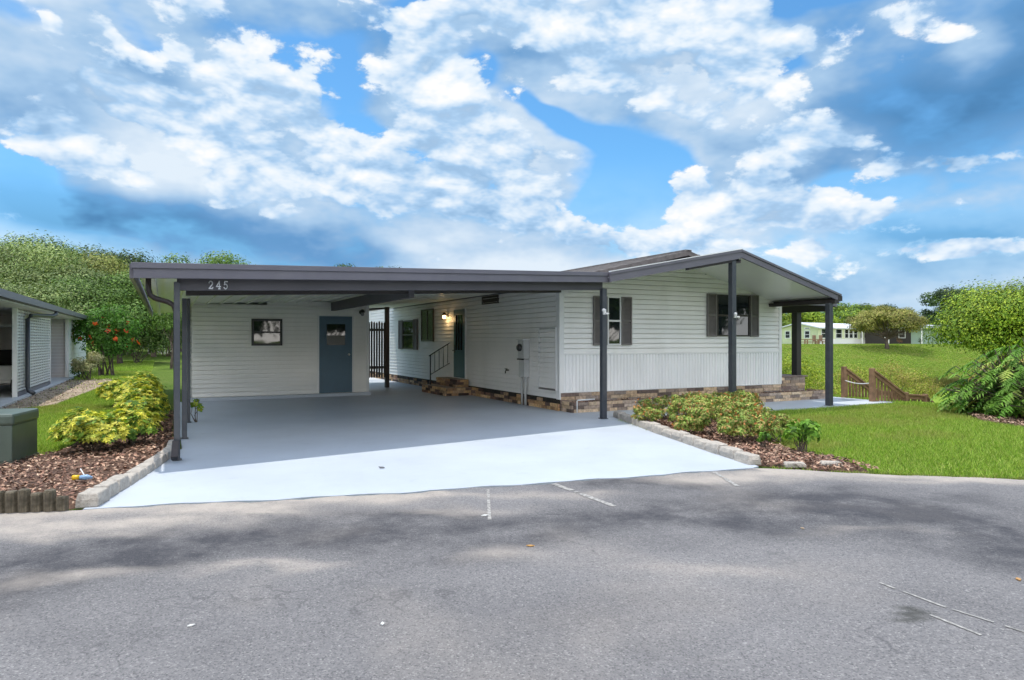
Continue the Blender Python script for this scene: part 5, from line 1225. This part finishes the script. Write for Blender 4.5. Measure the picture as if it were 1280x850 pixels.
# variegated yellow shrubs along the carport's left side
SCH = [(.60, .56, .07), (.68, .64, .13), (.50, .50, .06), (.18, .30, .04), (.08, .16, .025), (.36, .42, .06)]
def scheff(i, a, b, w, h, lb):
    zb = .02; w *= .88; h *= .86; r = np.random.default_rng(100+i); t = thing('variegated_shrub', lb, 'shrub', (a, b, zb), 'yellow variegated shrubs left of the carport')
    n = int(1150*(w*h/1.0)**.8)+220; v = rvec(n, r); v[:, 2] = np.abs(v[:, 2])*1.0-.12
    C = np.array([a, b, zb+h*.42])+v*np.array([w/2, w/2, h*.56])*(r.uniform(.35, 1.12, n)**.6*(1+.22*np.sin(v[:, 0]*5+i)*np.cos(v[:, 1]*6+2*i)))[:, None]; C[:, 2] = np.maximum(C[:, 2], zb+.05)
    k = 7; nr = unit(v*.8+np.array([0, 0, .7])+rvec(n, r)*.5); Cc = np.repeat(C, k, 0); Nn = np.repeat(nr, k, 0)
    t1 = unit(np.cross(nr, np.array([.3, .5, .8]))); t2 = np.cross(nr, t1); an = np.tile(np.arange(k)*2*pi/k, n)+np.repeat(r.uniform(0, 6, n), k)
    tip = np.repeat(t1, k, 0)*np.cos(an)[:, None]+np.repeat(t2, k, 0)*np.sin(an)[:, None]; tip = unit(tip-Nn*.45)
    s = np.repeat(r.uniform(.042, .078, n), k)*r.uniform(.8, 1.15, n*k)
    n2 = unit(Nn+rvec(n*k, r)*.3); V_ = leaf_quads(Cc+tip*(s*.55)[:, None], n2, s, .42, r, tip)
    cl = colours(n, SCH, .12, r, [.20, .17, .16, .19, .16, .12]); col = np.clip(np.repeat(cl, k, 0)*(1+r.normal(0, .2, (n*k, 1))), .01, .8)
    np_mesh('foliage', V_, 4, col, M_leafg, t)
    mb = MB()
    for j in range(9): e = Vector(C[j*7]); mb.tube([(a+r.normal(0, .06), b+r.normal(0, .06), zb-.02), (a+(e.x-a)*.6, b+(e.y-b)*.6, zb+(e.z-zb)*.5), e], [.012, .009, .005], 5, cap=False)
    build('stem', mb, M_bark, t)
for i, (a, b, w, h, lb) in enumerate([(-8.15, -1.75, .95, .62, 'nearest yellow variegated shrub, low in the mulch left of the downspout outlet'), (-7.72, -1.2, .75, .60, 'small variegated shrub squeezed beside the nearest carport post'),
        (-7.70, -.2, .85, .72, 'variegated shrub just behind the front carport post'), (-8.35, -.9, .75, .6, 'greener variegated shrub left behind the nearest one'), (-7.65, .8, .85, .82, 'taller variegated shrub midway along the row beside the carport'),
        (-7.70, 1.9, .85, .86, 'variegated shrub beside the third carport post'), (-7.72, 3.0, .9, .85, 'yellow shrub near the back of the row'), (-7.9, 4.2, .9, .85, 'yellow shrub second from the back of the row'), (-8.3, 5.4, .85, .7, 'farthest shrub of the yellow row, set apart on the lawn side'), (-7.75, 6.0, .8, .85, 'back yellow shrub next to the shed corner')]): scheff(i, a, b, w, h, lb)
shrub('sprouting_plant', 'small leafy sprout growing inside the third carport post', (-6.83, 1.3), .28, .28, .45, [(.12, .24, .03), (.3, .35, .05)], 90, .08, zb=.014, nclump=5, stems=4, cat='plant')
# ixora row on the right bed
IX = [(.20, .30, .06), (.28, .37, .08), (.13, .21, .04), (.38, .40, .11), (.40, .26, .10)]
for i, (a, b, w, d_, h, lb) in enumerate([(.85, -2.35, 1.05, .9, .62, 'leftmost orange tinged shrub beside the carport corner post'), (1.55, -2.45, 1.0, .9, .66, 'second orange tinged shrub from the corner post'), (.45, -3.3, .85, .8, .55, 'low shrub close behind the right edging stones'),
        (1.0, -3.2, .95, .9, .66, 'shrub in the middle of the right bed'), (2.35, -2.4, 1.0, .85, .66, 'shrub in front of the middle porch post'), (.25, -4.25, .85, .85, .60, 'orange flowering shrub nearest the middle of the edging row'),
        (.75, -4.35, .85, .8, .68, 'fullest orange flowering shrub at the front of the right bed'), (1.55, -3.25, .85, .8, .6, 'shrub at the lawn side of the right bed'), (.05, -4.95, .75, .7, .5, 'front low shrub above the seventh edging stone'), (3.0, -2.1, .8, .7, .6, 'rightmost orange tinged shrub against the porch slab'), (.1, -2.75, .6, .6, .42, 'small shrub just behind the upper edging stones'), (-.12, -4.05, .55, .5, .4, 'smallest shrub close against the middle edging stones'), (.55, -5.1, .7, .7, .5, 'shrub at the lawn side above the small green plant')]):
    shrub('flowering_shrub', lb, (a, b), w*1.12, d_*1.1, h*.78, IX, 3400, .054, 'orange tinged shrubs in the right bed', zb=.02, nclump=30, flower=([(.60, .24, .08), (.62, .36, .13), (.5, .18, .06)], 46, .03, 0), rcf=.38, aspect=.4)
shrub('leafy_plant', 'small bright green leafy plant at the lawn edge in front of the orange shrubs', (.10, -5.95), .55, .55, .50, [(.13, .28, .03), (.2, .36, .05), (.07, .16, .02)], 420, .085, zb=.0, nclump=11, cat='plant', m=M_leafg)
for i, (a, b) in enumerate([(-.1, -5.5), (.35, -5.75)]): shrub('leafy_plant', ['lowest sprig beside the small bright green plant', 'sprig on the lawn side of the small bright green plant'][i], (a, b), .3, .3, .28, [(.13, .28, .03), (.07, .16, .02)], 120, .07, zb=.0, nclump=6, cat='plant')
# cluster of split leaf plants at the right edge
def split_leaf_plant(i, a, b, h, n, lb, Lf=.31):
    h *= 1.2; r = np.random.default_rng(300+i); zb = 0.0; t = thing('split_leaf_plant', lb, 'plant', (a, b, zb), 'split leaf plants at the right edge'); Q = []; Cl = []; mb = MB()
    for j in range(int(n*3.6)):
        an = r.uniform(0, 2*pi); el = r.uniform(.15, 1.45); R_ = r.uniform(.35, 1.0)*h
        base = np.array([a+r.normal(0, .12), b+r.normal(0, .12), zb]); tipdir = np.array([cos(an)*cos(el), sin(an)*cos(el), sin(el)])
        p1 = base+tipdir*R_*.98; out = unit(np.array([cos(an), sin(an), -.45+r.normal(0, .2)])); up = unit(np.array([0, 0, 1.0])-out*out[2]); sd = np.cross(out, up)
        mb.tube([base, base+tipdir*R_*.5+np.array([0, 0, .08]), p1], [.014, .011, .008], 4, cap=False)
        l = Lf*r.uniform(.7, 1.15); c = np.array([(.08, .19, .02), (.14, .28, .035), (.20, .36, .06), (.06, .13, .02), (.32, .40, .09)][r.choice(5, p=[.28, .3, .2, .14, .08])])*r.uniform(.8, 1.25); K = 6
        if r.random() < .05: c = np.array([.36, .30, .08])
        for k in range(K):
            s = (k+.4)/K; mid = p1+out*l*s-up*l*.35*s*s; wl = (l*.42*math.sin(pi*(.15+.8*s))+.03)*r.uniform(.7, 1.25)
            for sg in (-1, 1):
                tip = mid+sd*sg*wl+out*l*r.uniform(.12, .34)-up*wl*r.uniform(.15, .6); w2 = out*l/K*r.uniform(.4, .62)
                Q += [mid-w2, tip, mid+w2, mid+up*.004]; Cl.append(c*r.uniform(.88, 1.12))
        Q += [p1, p1+out*l*.5-up*l*.08+sd*.035, p1+out*l-up*l*.35, p1+out*l*.5-up*l*.08-sd*.035]; Cl.append(c)
    np_mesh('foliage', np.array(Q), 4, np.array(Cl), M_leafg, t); build('stem', mb, M_bark, t)
for i, (a, b, h, n, lb) in enumerate([(7.75, -4.6, .85, 46, 'leftmost split leaf plant leaning over the lawn'), (7.75, -4.9, 1.25, 60, 'tall split leaf plant second from the left'), (7.3, -5.5, 1.0, 50, 'front split leaf plant over the bare mulch'), (8.3, -5.5, 1.55, 66, 'tallest split leaf plant at the right edge'),
        (7.9, -6.2, 1.2, 56, 'split leaf plant at the frame edge, front of the cluster'), (8.9, -4.9, 1.45, 60, 'split leaf plant at the back of the cluster toward the pond'), (9.1, -6.3, 1.5, 60, 'rear split leaf plant outermost in the right cluster'), (8.5, -7.0, 1.2, 46, 'split leaf plant nearest the road in the right cluster'), (8.3, -4.4, 1.2, 50, 'back left split leaf plant above the pond slope')]): split_leaf_plant(i, a, b, h, n, lb)
for i, (a, b) in enumerate([(6.95, -5.6), (7.35, -6.1)]): shrub('low_plant', ['dark low plant at the foot of the split leaf cluster', 'purplish low plant at the right frame edge under the split leaves'][i], (a, b), .6, .5, .32, [(.03, .05, .03), (.06, .05, .05), (.08, .12, .04)], 260, .09, zb=0, cat='plant', nclump=8)

# ------------------------------------------------------------------ grass blades
def grass(name, n, sampler, hmin, hmax, w, seed, pal, wts=None):
    r = np.random.default_rng(seed); q = sampler(r, n); n = len(q); z = height(q[:, 0], q[:, 1])-.005
    pt = .75+.5*fbm(q[:, 0]*.8, q[:, 1]*.8, seed, 4)
    h_ = r.uniform(hmin, hmax, n)*pt; an = r.uniform(0, pi, n); wx, wy = np.cos(an)*w, np.sin(an)*w; lean = r.normal(0, .45, (n, 2))*h_[:, None]
    V_ = np.stack([np.c_[q[:, 0]-wx, q[:, 1]-wy, z], np.c_[q[:, 0]+wx, q[:, 1]+wy, z], np.c_[q[:, 0]+lean[:, 0], q[:, 1]+lean[:, 1], z+h_]], 1).reshape(-1, 3)
    c = colours(n, pal, .2, r, wts); dry = np.clip((fbm(q[:, 0]*.55+7, q[:, 1]*.55, seed+5, 5)-.53)*5, 0, .75)*(r.random(n) < .8)
    c = c*(1-dry[:, None])+np.array([.34, .33, .10])*dry[:, None]
    return tag(np_mesh(name, V_, 3, c, M_grass), kind='stuff')
def inpoly(q, poly):
    P_ = np.array(poly); ins = np.zeros(len(q), bool); j = len(P_)-1
    for i in range(len(P_)):
        ins ^= ((P_[i, 1] > q[:, 1]) != (P_[j, 1] > q[:, 1])) & (q[:, 0] < (P_[j, 0]-P_[i, 0])*(q[:, 1]-P_[i, 1])/(P_[j, 1]-P_[i, 1]+1e-9)+P_[i, 0]); j = i
    return ins
def samp(lo, hi, dens=None):
    def f(r, n):
        q = r.uniform(lo, hi, (n, 2)); k = np.ones(n, bool)
        for P_ in (BL, BR, BP): k &= ~inpoly(q, P_)
        k &= q[:, 1] > edge_b(q[:, 0])+.03+.1*np.maximum(r.normal(0, 1, n), 0)
        k &= ~((q[:, 0] > -7.9) & (q[:, 0] < .4) & (q[:, 1] > -6.6) & ~inpoly(q, [(.3, -6.8), (.3, -2), (.6, -2), (.6, -6.8)]) & (q[:, 0] < -.9+.27*(q[:, 1]+5.5)))
        k &= ~((q[:, 0] > -.1) & (q[:, 0] < 8.17) & (q[:, 1] > -1.9)); k &= ~((q[:, 0] > -7.2) & (q[:, 0] < 7.6) & (q[:, 1] > -1.2))
        k &= ~(inpoly(q, BN) & (r.random(n) < .97)) 
        if dens is not None: k &= r.random(n) < dens(q)
        return q[k]
    return f
GP = [(.24, .38, .045), (.32, .46, .07), (.17, .29, .035), (.42, .48, .12)]
dist = lambda q: np.clip((11.0/np.hypot(q[:, 0]-CX0, q[:, 1]-CY0))**1.3, .12, 1)
grass('lawn_grass', 430000, samp((-1, -12), (10.5, -1.8), dist), .03, .075, .006, 11, GP)
grass('lawn_grass', 150000, samp((8.0, -3.8), (12.5, 4.5)), .04, .09, .012, 12, GP)
grass('lawn_grass', 240000, samp((-10.4, -1.7), (-7.3, 14), dist), .03, .07, .007, 13, GP)
grass('far_grass', 160000, lambda r, n: (lambda q: q[(height(q[:, 0], q[:, 1]) > POND_Z+.08) & (cs(q[:, 0], q[:, 1])[1] > 52)])(np.array(C2W(*(lambda D, p: ((p-640)/853*D, D))(r.uniform(52, 84, n), r.uniform(960, 1290, n)))).T), .02, .055, .07, 21, [(.21, .32, .035), (.28, .39, .055), (.13, .22, .03), (.38, .40, .12)])
grass('lawn_grass', 90000, samp((-10.4, 12), (-5.5, 36)), .05, .10, .016, 14, GP)
# ragged blades and dead grass along the road edge
def edge_s(lo, hi):
    def f(r, n):
        a = r.uniform(lo, hi, n); return np.c_[a, edge_b(a)+.01+np.abs(r.normal(0, .05, n))]
    return f
grass('edge_grass', 14000, edge_s(-.6, 6), .02, .06, .006, 15, [(.2, .3, .04), (.36, .3, .14), (.12, .22, .03)])
grass('edge_grass', 1500, edge_s(-9.6, -7.8), .01, .035, .005, 16, [(.36, .28, .14), (.2, .2, .06)])

# fallen leaves and scraps on the asphalt and the drive
for i, (px, py, s, c, lb) in enumerate([(606, 645, .035, (.6, .6, .58), 'tiny white scrap on the asphalt below the driveway middle'), (478, 781, .02, (.6, .6, .58), 'tiny pale fleck low on the asphalt left of centre'), (663, 683, .03, (.45, .25, .08), 'small orange leaf on the asphalt'),
        (1273, 725, .03, (.4, .22, .08), 'brown leaf at the right edge of the road'), (477, 586, .05, (.1, .1, .11), 'small dark leaf on the white driveway'), (239, 783, .02, (.62, .62, .6), 'white fleck low on the asphalt at the left'), (1003, 661, .02, (.4, .3, .2), 'dry leaf on the dark patch of asphalt')]):
    a, b = gpt(px, py); mb = MB(); an = i*1.3; q = [(a+cos(an+k*pi/2)*s*(.5 if k % 2 else 1), b+sin(an+k*pi/2)*s*(.5 if k % 2 else 1)) for k in range(4)]
    z = .016 if 'driveway' in lb and 'below' not in lb else .003
    mb.prism(q, z, z+.006); tag(build('fallen_leaf', mb, mat('scrap', c, .8), loc=(a, b, z)), lb, 'leaf')

# trees across the street, seen mirrored in the panes
for i, (X, Y, zt_, w) in enumerate([(-36, -9, 7.5, 10), (-28, -13, 8.5, 10), (-20, -15, 7.5, 10), (-12, -17, 8.5, 10), (-4, -18, 7.5, 10), (4, -18, 8.5, 10), (12, -16, 7.5, 10), (20, -13, 8.5, 10), (28, -9, 7.5, 10), (-32, -18, 10, 12), (-22, -23, 10, 12), (-12, -25, 10, 12), (-2, -26, 10, 12), (8, -26, 10, 12), (18, -23, 10, 12), (28, -17, 10, 12)]+[((a_-CX0)*CT-(b_-CY0)*ST, (a_-CX0)*ST+(b_-CY0)*CT, z_, 12) for a_, b_, z_ in ((22, -31, 9), (31, -28, 10), (39, -23, 9), (46, -17, 10), (53, -10, 9))]):
    tree('broadleaf_tree', 'street tree number %s across the road behind the viewer' % ORD[i], 0, 50, zt_, w, G_MID, 28, 150, .6, loc=C2W(X, Y), crown_low=.0, low=-.9, group='trees across the road', base=0)
